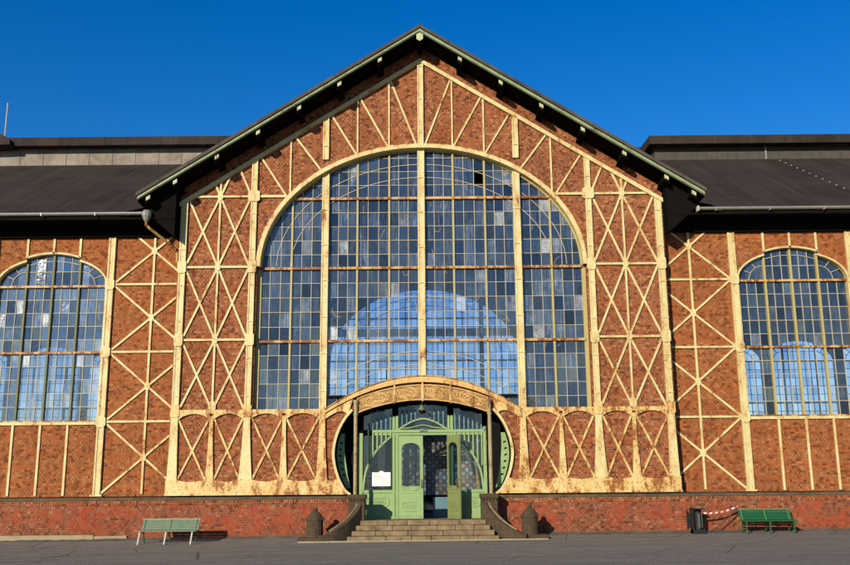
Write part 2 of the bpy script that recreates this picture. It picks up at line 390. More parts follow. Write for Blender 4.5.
# levels and lines of the facade
A, B, CC, D = 10.62, 8.0, 5.38, 2.90
PT = .05           # top of the brick plinth
SL = .635; TOP = 16.72; UND = 16.46    # gable roof: slope, top and underside at the ridge
roofu = lambda x: UND - SL*abs(x)
rake = lambda x: 15.93 - SL*abs(x)
def ell(a, b, zc, n=48, t0=0, t1=pi): return [(a*cos(t0+(t1-t0)*i/n), zc+b*sin(t0+(t1-t0)*i/n)) for i in range(n+1)]
rail_o = lambda x: 4.03 - .100*x*x
rail_i = lambda x: 3.83 - .093*x*x
def catmull(P, n=6):
    out = []
    for i in range(len(P)-1):
        p0 = P[max(i-1, 0)]; p1 = P[i]; p2 = P[i+1]; p3 = P[min(i+2, len(P)-1)]
        for k in range(n):
            t = k/n
            out.append(tuple(.5*((2*p1[j]) + (-p0[j]+p2[j])*t + (2*p0[j]-5*p1[j]+4*p2[j]-p3[j])*t*t + (-p0[j]+3*p1[j]-3*p2[j]+p3[j])*t**3) for j in (0, 1)))
    out.append(tuple(P[-1])); return out
# right-hand outline of the horseshoe portal, from the plinth upwards
HOLE = catmull([(2.46, PT), (2.66, .22), (2.86, .58), (2.99, .98), (3.05, 1.40), (3.00, 1.84), (2.86, 2.26), (2.66, 2.62), (2.42, 2.90)])

hall = empty('machine_hall', 0, 0, -1.5, 'red brick and cream iron machine hall with a tall gabled centre and arched windows', 'building')

# ---- walls
front_open = [(-x, z) for x, z in reversed(ell(5.80, 4.47, B))][::-1]
win_hole = ell(5.80, 4.47, B) + [(-5.86, B), (-5.86, 2.84), (-3.34, 2.84)] + [(x/10, rail_o(x/10)-.06) for x in range(-33, 34, 3)] + [(3.34, 2.84), (5.86, 2.84), (5.86, B)]
portal = HOLE + [(2.2, 3.05), (1.4, 3.2), (.7, 3.3), (0, 3.33)]
portal = portal + [(-x, z) for x, z in reversed(portal[:-1])]        # right foot over the top to the left foot
outer = [(-8.70, PT)] + [(x, z) for x, z in reversed(portal)] + [(8.70, PT), (8.70, roofu(8.70)), (0, UND), (-8.70, roofu(8.7))]
w = MB(); w.prism(outer, 0, .35, [win_hole])
w.build('gable_wall', BRICK, hall)
WY = .45           # wings stand this far behind the gable front
LEN = 33.0
def wing_open(cx, inset=0):
    a = 2.02-inset; b = 1.06-inset
    pts = [(cx+a, 2.58+inset), (cx+a, 7.5)]
    for i in range(1, 24):
        t = pi*i/24; x = a*cos(t); z = 7.5+b*sin(t)
        if abs(x) < .955:
            z = 8.72 - inset - .16*(x/.955)**2
        pts.append((cx+x, z))
        if i < 23:
            xn = a*cos(pi*(i+1)/24)
            for xe in (.955, -.955):
                if x > xe > xn:
                    zc_ = 8.56-inset; zs_ = 7.5+b*sqrt(1-(.955/a)**2)
                    pts += [(cx+xe, zs_), (cx+xe, zc_)] if xe > 0 else [(cx+xe, zc_), (cx+xe, zs_)]
    pts += [(cx-a, 7.5), (cx-a, 2.58+inset)]
    return pts
def dedupe(p):
    o = []
    for q in p:
        if not o or hypot(q[0]-o[-1][0], q[1]-o[-1][1]) > 1e-3: o.append(q)
    return o
BAY = [13.32 + 4.22*i for i in range(4)]
for sg in (-1, 1):
    hs = [dedupe([(sg*x, z) for x, z in wing_open(c)]) for c in BAY[:2]]
    x0, x1 = sg*8.5, sg*LEN
    w = MB(); w.prism([(x0, PT), (x1, PT), (x1, 10.2), (x0, 10.2)], WY, WY+.35, hs)
    w.build('wing_wall', WBRICK, hall)
    hs = [dedupe([(sg*x, z) for x, z in wing_open(c)]) for c in BAY]
    w = MB(); w.prism([(x0, -1.4), (x1, -1.4), (x1, 10.2), (x0, 10.2)], 22.0, 22.35, hs)
    w.build('rear_wing_wall', INT, hall)
    w = MB(); w.prism([(-.65, -1.4), (22.9, -1.4), (22.9, 9.9), (11.2, 15.9), (-.65, 9.9)], 0, .3)
    w.v = [(sg*(LEN-.1)+y*sg, x if x > 0 else WY, z) for x, y, z in w.v]
    w.build('end_wall', WBRICK, hall)
    # side walls of the gabled projection
    w = MB(); w.box(min(sg*8.40, sg*8.695), max(sg*8.40, sg*8.695), .35, .75, PT, 11.1)
    w.build('return_wall', BRICK, hall)
rear_hole = ell(5.80, 4.47, B) + [(-5.86, B), (-5.86, 1.9), (5.86, 1.9), (5.86, B)]
w = MB(); w.prism([(-8.7, -1.4), (8.7, -1.4), (8.7, roofu(8.7)), (0, UND), (-8.7, roofu(8.7))], 24.2, 24.55, [dedupe(rear_hole)])
w.build('rear_gable_wall', INT, hall)
for sg in (-1, 1): MB().box(min(sg*8.4, sg*8.7), max(sg*8.4, sg*8.7), 22, 24.2, -1.4, 11.1).build('rear_return_wall', INT, hall)
MB().box(-LEN, LEN, .5, 22, -1.2, -.80).build('hall_floor', INTF, hall)
MB().box(-8.3, 8.3, 22, 24.2, -1.2, -.80).build('hall_floor', INTF, hall)

# ---- plinth
for sg in (-1, 1):
    w = MB(); x0, x1 = sorted((sg*2.46, sg*LEN))
    w.box(x0, x1, -.10, .52, -1.75, -.09)
    w.build('plinth', PBRICK, hall)
    w = MB(); k = 0                                   # soldier course: one course of upright bricks
    x = x0
    while x < x1:
        if abs(x) < 18:
            d = random.uniform(-.006, .008); w.box(x, x+.068, -.118+d, .3, -.245, -.085)
        x += .08
    w.build('soldier_course', BRICK, hall)
    w = MB(); w.prism([(-.14, -.083), (.50, -.083), (.50, .03), (-.08, .006), (-.14, -.04)], 0, 1)
    w.v = [(x0 + (x1-x0)*y, x, z) for x, y, z in w.v]
    w.f = [f[::-1] for f in w.f]
    w.build('plinth_coping', MOSSY, hall)
w = MB(); w.box(-LEN, -11.0, -.22, -.102, -1.75, -1.20); w.box(-11.0, -9.9, -.19, -.102, -1.75, -1.235)
w.build('base_course', KERB, hall)

# ---- ironwork of the gable
def col(name, x, z0, z1, wd, y0, y1, mat, flare=None):
    """iron column: web plate with two raised flanges, optionally trumpet-shaped at the foot"""
    m = MB()
    if flare:
        zt, zb, fw = flare
        n = 10; Lp = []; Rp = []
        for i in range(n+1):
            t = i/n; z = zt + (zb-zt)*t; h = wd/2 + (fw-wd)/2*t**1.7
            Lp.append((x-h, z)); Rp.append((x+h, z))
        m.band(Lp, Rp, y0, y1); z0 = zt
    if z1 > z0:
        m.box(x-wd/2, x+wd/2, y0+.022, y1, z0, z1)
        m.box(x-wd/2, x-wd/2+wd*.22, y0, y0+.022, z0, z1); m.box(x+wd/2-wd*.22, x+wd/2, y0, y0+.022, z0, z1)
        z = z0+.5
        while z < z1-.2:
            m.box(x-wd/2-.008, x+wd/2+.008, y0-.01, y0+.03, z, z+.035); z += 1.31
    return m.build(name, mat, hall)
def rk(x): return rake(x) - .08
for sg in (-1, 1):
    col('column', sg*8.52, 0, rk(8.5), .24, -.10, 0, CREAM, (2.9, .45, .36))
    col('column', sg*6.03, 0, rk(6.03), .215, -.10, 0, CREAM, (2.9, .45, .48))
    col('column', sg*3.46, 12.0, rk(3.46), .22, -.10, 0, CREAM)
    # lower part beside the portal
    col('portal_column', sg*3.44, 0, 2.83, .20, -.102, 0, CREAMR, (2.6, .45, .40))
    col('portal_post', sg*7.25, 0, 2.72, .12, -.09, 0, CREAMR, (2.7, .45, .30))
    col('portal_post', sg*4.75, 0, 2.72, .12, -.09, 0, CREAMR, (2.7, .45, .29))
col('column', 0, 12.5, rk(0)+.02, .22, -.10, 0, CREAM)
# gusset plates at the column nodes
for sg in (-1, 1):
    for x, lv in ((8.52, (B, CC, D)), (6.03, (A, B, CC, D))):
        for z in lv:
            h, v = (.155, .22)
            if z == A: h, v = .21, .20
            m = MB(); m.prism([(sg*x-h, z-v*.75), (sg*x-h*.7, z-v), (sg*x+h*.7, z-v), (sg*x+h, z-v*.75), (sg*x+h, z+v*.75), (sg*x+h*.7, z+v), (sg*x-h*.7, z+v), (sg*x-h, z+v*.75)], -.125, -.101)
            m.build('gusset_plate', CREAM if z != D else CREAMR, hall)
# cross bracing, one frame per storey of each side panel
def node(m, x, z, r=.11, y0=-.085, y1=-.02):
    m.prism([(x+r*cos(pi/8+k*pi/4)*.85, z+r*1.25*sin(pi/8+k*pi/4)) for k in range(8)], y0, y1)
def clipseg(p, q, f):
    """keep the part of p-q below f(x)"""
    def ins(t): return p[1]+(q[1]-p[1])*t <= f(p[0]+(q[0]-p[0])*t)
    if ins(0) and ins(1): return p, q
    if not ins(0) and not ins(1): return None
    lo, hi = (0, 1) if ins(0) else (1, 0)
    for _ in range(30):
        mid = (lo+hi)/2
        if ins(mid): lo = mid
        else: hi = mid
    e = (p[0]+(q[0]-p[0])*lo, p[1]+(q[1]-p[1])*lo)
    return (p, e) if ins(0) else (e, q)
lim = lambda x: rk(x)+.02
for sg in (-1, 1):
    for (z0, z1) in ((D, CC), (CC, B), (B, A), (A, 13.25)):
        m = MB(); xa, xm, xb = sg*6.13, sg*7.25, sg*8.42
        segs = [((xa, z0), (xm, z1)), ((xm, z0), (xa, z1)), ((xm, z0), (xb, z1)), ((xb, z0), (xm, z1))]
        for i, (p, q) in enumerate(segs):
            c = clipseg(p, q, lim)
            if c and hypot(c[0][0]-c[1][0], c[0][1]-c[1][1]) > .1: m.bar(c[0], c[1], .072, -.055-.004*(i % 2), 0)
        m.box(xm-.034, xm+.034, -.066, 0, z0, min(z1, lim(xm)))
        x0, x1 = sorted((xa, xb)); 
        if z0 == A: x0, x1 = sorted((sg*6.13, sg*8.3))
        if z0 > D: m.box(x0, x1, -.07, 0, z0-.038, z0+.038)
        node(m, xm, z0 + (.16 if z0 == D else 0), .125 if z0 != D else .16)
        m.build('cross_bracing', CREAM, hall)
# struts of the gable field above the arch
ztop = lambda x: B + 4.55*sqrt(max(0, 1-(x/5.87)**2))
for sg in (-1, 1):
    for xv, xd in ((1.16, .22), (2.31, 1.25), (4.74, 3.58)):
        m = MB()
        m.box(sg*xv-.03, sg*xv+.03, -.06, 0, ztop(xv)-.02, lim(xv))
        m.build('gable_strut', CREAM, hall)
    for (xt, xb) in ((1.13, .16), (2.25, 1.19), (3.30, 2.34), (4.62, 3.62), (5.85, 4.84)):
        m = MB(); m.bar((sg*xt, lim(xt)), (sg*xb, ztop(xb)), .066, -.05, 0); m.build('gable_strut', CREAM, hall)
    m = MB(); x0, x1 = sorted((sg*4.9, sg*5.95)); m.box(x0, x1, -.068, 0, A-.045, A+.045); m.build('gable_strut', CREAM, hall)
    # raking beam under the roof
    m = MB(); e = 9.45; m.band([(0, rake(0)), (sg*e, rake(e))], [(0, rake(0)-.16), (sg*e, rake(e)-.16)], -.14, .0)
    m.build('raking_beam', CREAM, hall)
m = MB(); m.band(ell(5.87, 4.55, B), ell(5.74, 4.42, B), -.105, .28); m.build('arch_rim', CREAM, hall)
m = MB(); m.band(ell(5.91, 4.59, B), ell(5.87, 4.55, B), -.075, .0); m.build('arch_rim', CREAMR, hall)
# belt above the base panels with segmental arches, bottom beam, panel crosses
for sg in (-1, 1):
    m = MB()
    x0, x1 = sorted((sg*3.34, sg*8.64)); m.box(x0, x1, -.094, 0, D-.10, D+.04)
    for a, b in ((3.54, 4.69), (4.81, 5.92), (6.14, 7.19), (7.31, 8.40)):
        n = 12; low = []; up = []
        for i in range(n+1):
            x = a+(b-a)*i/n; t = (2*i/n-1); low.append((sg*x, D-.30+.20*(1-abs(t)**2.2))); up.append((sg*x, D-.08))
        m.band(up, low, -.086, 0)
    m.build('belt_beam', CREAMR, hall)
    hl = [(x, z) for x, z in HOLE if z < .60]
    base = [(sg*x, max(z, .13)) for x, z in hl] 
    n = 20; topc = []
    for (a, b) in ((2.92, 3.30), (3.58, 4.62), (4.88, 5.82), (6.25, 7.12), (7.38, 8.36)):
        for i in range(9):
            t = i/8; topc.append((sg*(a+(b-a)*t), .58-.07*sin(pi*t)))
    poly = dedupe(base) + topc + [(sg*8.72, .58), (sg*8.72, .12)]
    m = MB(); m.prism(poly, -.11, 0); m.box(min(sg*2.6, sg*8.74), max(sg*2.6, sg*8.74), -.135, 0, .06, .125)
    m.build('bottom_beam', CREAMR, hall)
    for a, b in ((3.62, 4.64), (4.86, 5.82), (6.22, 7.12), (7.38, 8.36)):
        m = MB(); m.bar((sg*(a-.03), 2.62), (sg*b, .55), .07, -.05, 0); m.bar((sg*(b+.03), 2.62), (sg*a, .55), .07, -.056, 0)
        m.build('panel_cross', CREAMR, hall)

# ---- portal surround
for sg in (-1, 1):
    m = MB(); m.strip([(sg*x, z) for x, z in HOLE], .085, -.12, .10); m.build('portal_rim', CREAM, hall)
    low = catmull([(3.33, 2.60), (3.12, 2.74), (2.92, 2.83), (2.72, 2.84), (2.56, 2.74)], 5)
    m = MB(); xs = [3.33+(2.38-3.33)*i/(len(low)-1) for i in range(len(low))]
    m.band([(sg*x, rail_i(x)+.02) for x in xs], [(sg*x, z) for x, z in low], -.098, 0)
    m.build('portal_spandrel', CREAMR, hall)
    m = MB(); z = -.78
    m.tube([(sg*2.29, -.16, -.1), (sg*2.29, -.16, 3.16)], .066, 14)
    m.tube([(sg*2.29, -.16, 2.70), (sg*2.29, -.16, 2.76)], .085, 14)
    m.tube([(sg*2.29, -.16, 3.10), (sg*2.29, -.16, 3.22)], .085, 14)
    m.build('portal_pole', POLE, hall, smooth=False)
m = MB(); xs = [x/20*3.36 for x in range(-20, 21)]
m.band([(x, rail_o(x)) for x in xs], [(x, rail_i(x)) for x in xs], -.16, .10)
m.build('portal_arch_rail', GOLD, hall)
m = MB(); m.band([(x, rail_o(x)+.035) for x in xs], [(x, rail_o(x)+.002) for x in xs], -.20, .12); m.build('portal_arch_rail', RAIL, hall)
pt = lambda x: 3.75 - .090*x*x
pb = lambda x: 3.21 - .086*x*x
orn = random.Random(3)
for (a, b) in ((-2.25, -.985), (-.96, -.015), (.015, .96), (.985, 2.25)):
    n = 14; X = [a+(b-a)*i/n for i in range(n+1)]
    m = MB(); m.band([(x, pt(x)) for x in X], [(x, pb(x)) for x in X], -.09, -.02)
    pan = m.build('ornament_panel', DGOLD, hall)
    m = MB(); fr = .035
    m.band([(x, pt(x)) for x in X], [(x, pt(x)-fr) for x in X], -.125, -.09)
    m.band([(x, pb(x)+fr) for x in X], [(x, pb(x)) for x in X], -.125, -.09)
    for e in (a, b):
        s_ = fr if e == a else -fr
        m.prism([(e, pb(e)+fr), (e+s_, pb(e+s_)+fr), (e+s_, pt(e+s_)-fr), (e, pt(e)-fr)] if s_ > 0 else [(e+s_, pb(e+s_)+fr), (e, pb(e)+fr), (e, pt(e)-fr), (e+s_, pt(e+s_)-fr)], -.125, -.09)
    m.build('panel_frame', GOLD, pan)
    m = MB(); c = (a+b)/2; hw = (b-a)/2-.07
    mid = lambda x: (pt(x)+pb(x))/2
    for q, k in enumerate((1, .82, .64, .46, .28)):   # nested whiplash loops
        pts = []
        for i in range(29):
            t = 2*pi*i/28*(.92)+q*.55
            x = c + hw*k*cos(t)*(1+.08*sin(3*t+q)); pts.append((x, -.095, mid(x)+.19*k*sin(t)+.03*sin(5*t+q)))
        m.tube(pts, .021, 5)
    for sgn in (-1, 1):
        for q in range(3):
            pts = []
            for i in range(16):
                t = i/15*4.2; r = .09-.017*t; x = c+sgn*hw*(.86-.12*q)+r*cos(t*sgn+q); pts.append((x, -.098, mid(x)+(.11-.11*q)+r*sin(t)))
            m.tube(pts, .015, 5)
    m.build('relief_scrolls', GOLD, pan)
for x in (-.972, 0, .972):
    MB().box(x-.028, x+.028, -.135, -.02, pb(x)-.03, rail_i(x)).build('panel_divider', CREAMR, hall)

# ---- roofs
for sg in (-1, 1):
    e = 9.92; yb = 25.4
    m = MB(); m.band([(0, TOP), (sg*e, TOP-SL*e)], [(0, UND+.004), (sg*e, UND-SL*e)], -1.12, yb)
    g = m.build('gable_roof', FELT2, hall)
    m = MB(); m.band([(0, TOP-.12), (sg*e, TOP-.12-SL*e)], [(0, TOP-.24), (sg*e, TOP-.24-SL*e)], -1.17, -1.122); m.build('fascia', FASCIA, hall)
    m = MB(); m.band([(0, TOP-.185), (sg*e, TOP-.185-SL*e)], [(0, TOP-.215), (sg*e, TOP-.215-SL*e)], -1.195, -1.171); m.build('fascia', FASCIA, hall)
    m = MB(); m.band([(0, TOP+.035), (sg*(e+.05), TOP+.035-SL*(e+.05))], [(0, TOP-.095), (sg*(e+.05), TOP-.095-SL*(e+.05))], -1.22, -1.07); m.build('verge_strip', FELT2, hall)
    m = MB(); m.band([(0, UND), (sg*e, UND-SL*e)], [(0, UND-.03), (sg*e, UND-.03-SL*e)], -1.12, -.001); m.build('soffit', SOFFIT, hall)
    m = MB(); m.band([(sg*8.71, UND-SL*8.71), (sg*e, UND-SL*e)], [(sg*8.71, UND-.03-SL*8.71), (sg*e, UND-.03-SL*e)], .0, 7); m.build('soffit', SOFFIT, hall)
    for x in (1.45, 2.90, 4.33, 5.77, 7.20, 8.63, 9.55):
        zt = UND-.032-SL*x; m = MB()
        yb_ = 0 if x < 8.7 else 4
        m.prism([(sg*(x-.055), zt+.03), (sg*(x+.055), zt-.04), (sg*(x+.055), zt-.26), (sg*(x-.055), zt-.19)], -1.07, yb_)
        m.prism([(sg*(x-.10), zt-.155), (sg*(x+.10), zt-.28), (sg*(x+.10), zt-.31), (sg*(x-.10), zt-.185)], -1.07, yb_)
        pz = m.build('purlin', SOFFIT, hall)
        m = MB(); m.prism([(sg*(x-.07), zt-.01), (sg*(x+.065), zt-.095), (sg*(x+.065), zt-.22), (sg*(x-.07), zt-.135)], -1.16, -1.075)
        m.build('purlin_end', PURL, pz)
m = MB(); m.box(-.09, .09, -1.10, 0, UND-.32, UND-.06); m.build('purlin', SOFFIT, hall)
m = MB(); m.prism([(-.12, UND-.28), (0, UND-.36), (.12, UND-.28), (.12, UND-.10), (0, UND-.03), (-.12, UND-.10)], -1.19, -1.175); m.build('ridge_block', PURL, hall)
MB().tube([(0, -1.1, TOP+.02), (0, 25.4, TOP+.02)], .09, 8).build('ridge_cap', FELT2, hall)
for sg in (-1, 1):
    m = MB(); m.prism([(sg*8.705, 8.98), (sg*9.15, 9.36), (sg*9.62, 9.80), (sg*9.80, 10.02), (sg*9.86, UND-.04-SL*9.86), (sg*8.705, UND-.04-SL*8.705)], -.62, WY-.01)
    m.build('eaves_bracket', SOFFIT, hall)
# wing roofs meeting the gable roof in a valley
WSL = .567; EY = -.66; EZ = 9.86
wz = lambda y: EZ + WSL*(y-EY)
for sg in (-1, 1):
    yr = 11.2
    def vx(y): return (TOP-.1-wz(y))/SL
    ys = [EY, 2, 5, 8, yr]
    m = MB(); vs = []; fs = []
    for y in ys: vs += [(sg*max(vx(y), .3), y, wz(y)), (sg*LEN, y, wz(y))]
    nb = len(vs); vs += [(x, y, z-.16) for x, y, z in vs]
    for i in range(len(ys)-1):
        q = (2*i, 2*i+1, 2*i+3, 2*i+2); fs += [q, tuple(j+nb for j in q)]
    fs.append((0, 1, nb+1, nb)); m.add(vs, fs); m.build('wing_roof', FELT if sg > 0 else FELT, hall)
    m = MB(); vs = []; fs = []
    for y in ys[::-1]: y2 = 22.4-y; vs += [(sg*max(vx(y), .3), y2, wz(y)), (sg*LEN, y2, wz(y))]
    vs += [(x, y, z-.16) for x, y, z in vs]
    for i in range(len(ys)-1):
        q = (2*i, 2*i+1, 2*i+3, 2*i+2); fs += [q, tuple(j+nb for j in q)]
    m.add(vs, fs); m.build('rear_wing_roof', FELT, hall)
    x0, x1 = sorted((sg*8.75, sg*LEN))
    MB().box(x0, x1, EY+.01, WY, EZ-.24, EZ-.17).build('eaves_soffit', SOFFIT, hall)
    MB().box(x0, x1, WY-.16, WY-.001, EZ-.62, EZ-.24).build('eaves_shade_strip', SOFFIT, hall)  # near-black strip: the eaves shadow on the wall put in as a part
    m = MB(); gx = sorted((sg*9.75, sg*LEN)); pr = []
    for k in range(9): t = pi+pi*k/8; pr.append((.085*cos(t), .085*sin(t)))
    for k in range(9): t = 2*pi-pi*k/8; pr.append((.07*cos(t), .012+.07*sin(t)))
    m.prism(pr, 0, 1); m.v = [(gx[0]+(gx[1]-gx[0])*y, EY-.09+x, EZ-.03+z) for x, y, z in m.v]
    gut = m.build('gutter', ZINC, hall)
    m = MB(); x = gx[0]+.6
    while x < gx[1]:
        if abs(x) < 20: m.box(x, x+.04, EY-.185, EY+.02, EZ-.14, EZ-.03)
        x += 1.9
    m.build('gutter_bracket', ZINC, gut)
    # rainwater head and swan-neck pipe at the gable corner
    hx = sg*9.68
    m = MB()
    if sg < 0: m.lathe([(.05, -.30), (.09, -.26), (.16, -.10), (.17, .02), (.13, .10)], (hx, EY-.08, EZ-.06), 10); m.build('rainwater_head', ZINC, hall)
    else: m.box(9.72, 9.78, EY-.19, EY+.02, EZ-.16, EZ+.02); m.build('gutter_end', WHITEP, gut); continue
    m = MB(); m.tube([(hx, EY-.08, EZ-.30), (hx, EY-.06, EZ-.48), (sg*9.58, EY, EZ-.58), (sg*9.2, -.25, EZ-.86), (sg*8.86, .12, EZ-1.12), (sg*8.80, .22, EZ-1.25), (sg*8.80, .30, EZ-1.6)], .052, 8)
    m.build('rainwater_pipe', RAIL, hall)
# ridge monitors
MY = 8.0; MZ = wz(MY)
for sg, xe, mat in ((-1, -8.84, CLAD), (1, 10.55, DCLAD)):
    x0, x1 = sorted((xe, sg*LEN))
    hgt = .80 if sg < 0 else .62
    wl = MB(); wl.box(x0, x1, MY, 22.4-MY, MZ-.3, MZ+hgt); x = x0
    while x < x1-.1:
        if abs(x) < 24: wl.box(x, x+.03, MY-.025, MY+.01, MZ-.05, MZ+hgt-.05)
        x += .47 if sg > 0 else 1.05
    mo = wl.build('roof_monitor', mat, hall)
    m = MB(); o = .55; zt = MZ+hgt
    vs = [(MY-o, zt-.05), (MY-o, zt+.34), (11.2, zt+.62), (22.4-MY+o, zt+.34), (22.4-MY+o, zt-.05), (22.4-MY, zt+.02), (MY, zt+.02)]
    m.prism(vs, 0, 1); xa, xb = (x0-.05, x1+.35) if sg < 0 else (x0-.30, x1)
    m.v = [(xa+(xb-xa)*y, x, z) for x, y, z in m.v]; m.f = [f[::-1] for f in m.f]
    m.build('monitor_roof', FELT, mo)
    if sg > 0:
        for xx in (10.65, 18.1):
            MB().box(xx, xx+2.0, MY-.06, MY-.027, MZ+.62, MZ+.70).build('vent_slot', RAIL, mo)
        MB().box(15.55, 15.62, MY-.07, MY-.026, MZ-.02, MZ+.8).build('rainwater_pipe', ZINC, mo)
# higher cross roof at the far left, with a rod
m = MB(); xr = -27.0
m.prism([(xr, 20.9), (-18.45, 15.75), (-18.45, 15.5), (-36, 15.0), (-36, 20.0)], 7.2, 16.0); m.build('cross_roof', FELT, hall)
MB().tube([(-19.15, 8.2, 15.8), (-19.15, 8.2, 17.9)], .045, 6).build('lightning_rod', ZINC, hall)
for k in range(13):
    y = 7.5-.55*k; x = 16.0+.02*k
    MB().box(x, x+.045, y-.03, y+.03, wz(y)+.001, wz(y)+.045).build('roof_hook', KERB, hall)

# ---- wing ironwork
for sg in (-1, 1):
    for cx in (11.20, 15.44, 19.66):
        m = MB(); x = sg*cx; wd = .25
        m.box(x-wd/2, x+wd/2, WY-.075, WY, PT+.03, 9.4)
        m.box(x-wd/2, x-wd/2+.06, WY-.10, WY-.075, PT+.03, 9.4); m.box(x+wd/2-.06, x+wd/2, WY-.10, WY-.075, PT+.03, 9.4)
        m.prism([(x-.13, .08), (x+.13, .08), (x+.15, .12), (x+.2, .12), (x+.2, .06), (x-.2, .06), (x-.2, .12), (x-.15, .12)][::-1], WY-.14, WY-.101)
        m.build('wing_column', CREAM, hall)
        for z in (7.5, 5.05, 2.6):
            m = MB(); m.prism([(x-.17, z-.12), (x-.1, z-.2), (x+.1, z-.2), (x+.17, z-.12), (x+.17, z+.12), (x+.1, z+.2), (x-.1, z+.2), (x-.17, z+.12)], WY-.12, WY-.101)
            m.build('gusset_plate', CREAM, hall)
    xm = sg*9.66; xo = sg*11.10; xi = sg*8.45
    zs = [.13, 2.6, 5.05, 7.5, 9.95]
    for i in range(4):
        z0, z1 = zs[i], zs[i+1]; zm = (z0+z1)/2; m = MB()
        for (xa, za) in ((xo, z0), (xo, z1)): m.bar((xm, zm), (xa, za), .072, WY-.05, WY)
        for za in (z0, z1):
            f = (8.72-9.66)/(11.10-9.66)*-1
            m.bar((xm, zm), (sg*(9.66-1.0), zm+(za-zm)*1.0/1.44), .072, WY-.054, WY)
        node(m, xm, zm, .125, WY-.075, WY-.01)
        m.box(xm-.038, xm+.038, WY-.062, WY, z0, min(z1, 9.5))
        if i: x0, x1 = sorted((sg*8.7, xo)); m.box(x0, x1, WY-.066, WY, z0-.038, z0+.038)
        m.build('cross_bracing', CREAM, hall)
    for cx in BAY[:2]:
        for dx in (-.955, 0, .955):
            x = sg*(cx+dx)
            MB().box(x-.04, x+.04, WY-.05, WY, PT+.04, 2.52).build('wall_stud', CREAM if sg > 0 else CREAM, hall)
            MB().box(x-.04, x+.04, WY-.05, WY, 8.66 if dx == 0 else 8.52, 9.4).build('wall_stud', CREAM, hall)
# ---- crane rail and roof trusses inside
MB().box(-LEN+.3, LEN-.3, 20.9, 21.25, 8.95, 9.35).build('crane_rail', CRANE, hall)
MB().box(-8.4, 8.4, 1.1, 1.45, 9.05, 9.35).build('crane_rail', SOFFIT, hall)
for x in [-29, -23.87, -19.65, -15.43, -11.2, -7.2, 7.2, 11.2, 15.43, 19.65, 23.87, 29]:
    m = MB(); m.box(x-.12, x+.12, 21.3, 21.6, -.8, 9.6); m.build('interior_column', SOFFIT, hall)
for x in (-19.65, -11.2, 11.2, 19.65):
    m = MB()
    P = [(x, .9, 9.6), (x, 11.2, 15.7), (x, 21.4, 9.6)]
    m.tube([(x, .9, 9.3), (x, 6, 12.4), (x, 11.2, 15.3)], .07, 5); m.tube([(x, 21.4, 9.3), (x, 16, 12.4), (x, 11.2, 15.3)], .07, 5)
    m.tube([(x, .9, 9.3), (x, 6, 11.1), (x, 11.2, 11.6), (x, 16, 11.1), (x, 21.4, 9.3)], .07, 5)
    m.build('roof_truss', SOFFIT, hall)

# ------------------------------------------------------------------ windows
def clip(poly, f):
    """Sutherland-Hodgman against f(p) >= 0 (f linear along each cell)"""
    out = []
    for i in range(len(poly)):
        p, q = poly[i], poly[(i+1) % len(poly)]; a, b = f(p), f(q)
        if a >= 0: out.append(p)
        if (a >= 0) != (b >= 0):
            t = a/(a-b); out.append((p[0]+(q[0]-p[0])*t, p[1]+(q[1]-p[1])*t))
    return out
def clipconv(poly, hull):
    for i in range(len(hull)):
        a, b = hull[i], hull[(i+1) % len(hull)]
        poly = clip(poly, lambda p: (b[0]-a[0])*(p[1]-a[1]) - (b[1]-a[1])*(p[0]-a[0]))
        if len(poly) < 3: return []
    return poly
def pane(m, poly, y, rnd, tilt=.022):
    if len(poly) < 3: return
    A2 = sum(poly[i][0]*poly[(i+1) % len(poly)][1]-poly[(i+1) % len(poly)][0]*poly[i][1] for i in range(len(poly)))
    if abs(A2) < .004: return
    cx = sum(p[0] for p in poly)/len(poly); cz = sum(p[1] for p in poly)/len(poly)
    a, b = rnd.gauss(0, tilt), rnd.gauss(0, tilt)
    m.add([(x, y+(x-cx)*a+(z-cz)*b, z) for x, z in poly], [tuple(range(len(poly)))], rnd.random())
def grange(a, b, n): return [a+(b-a)*i/n for i in range(n+1)]

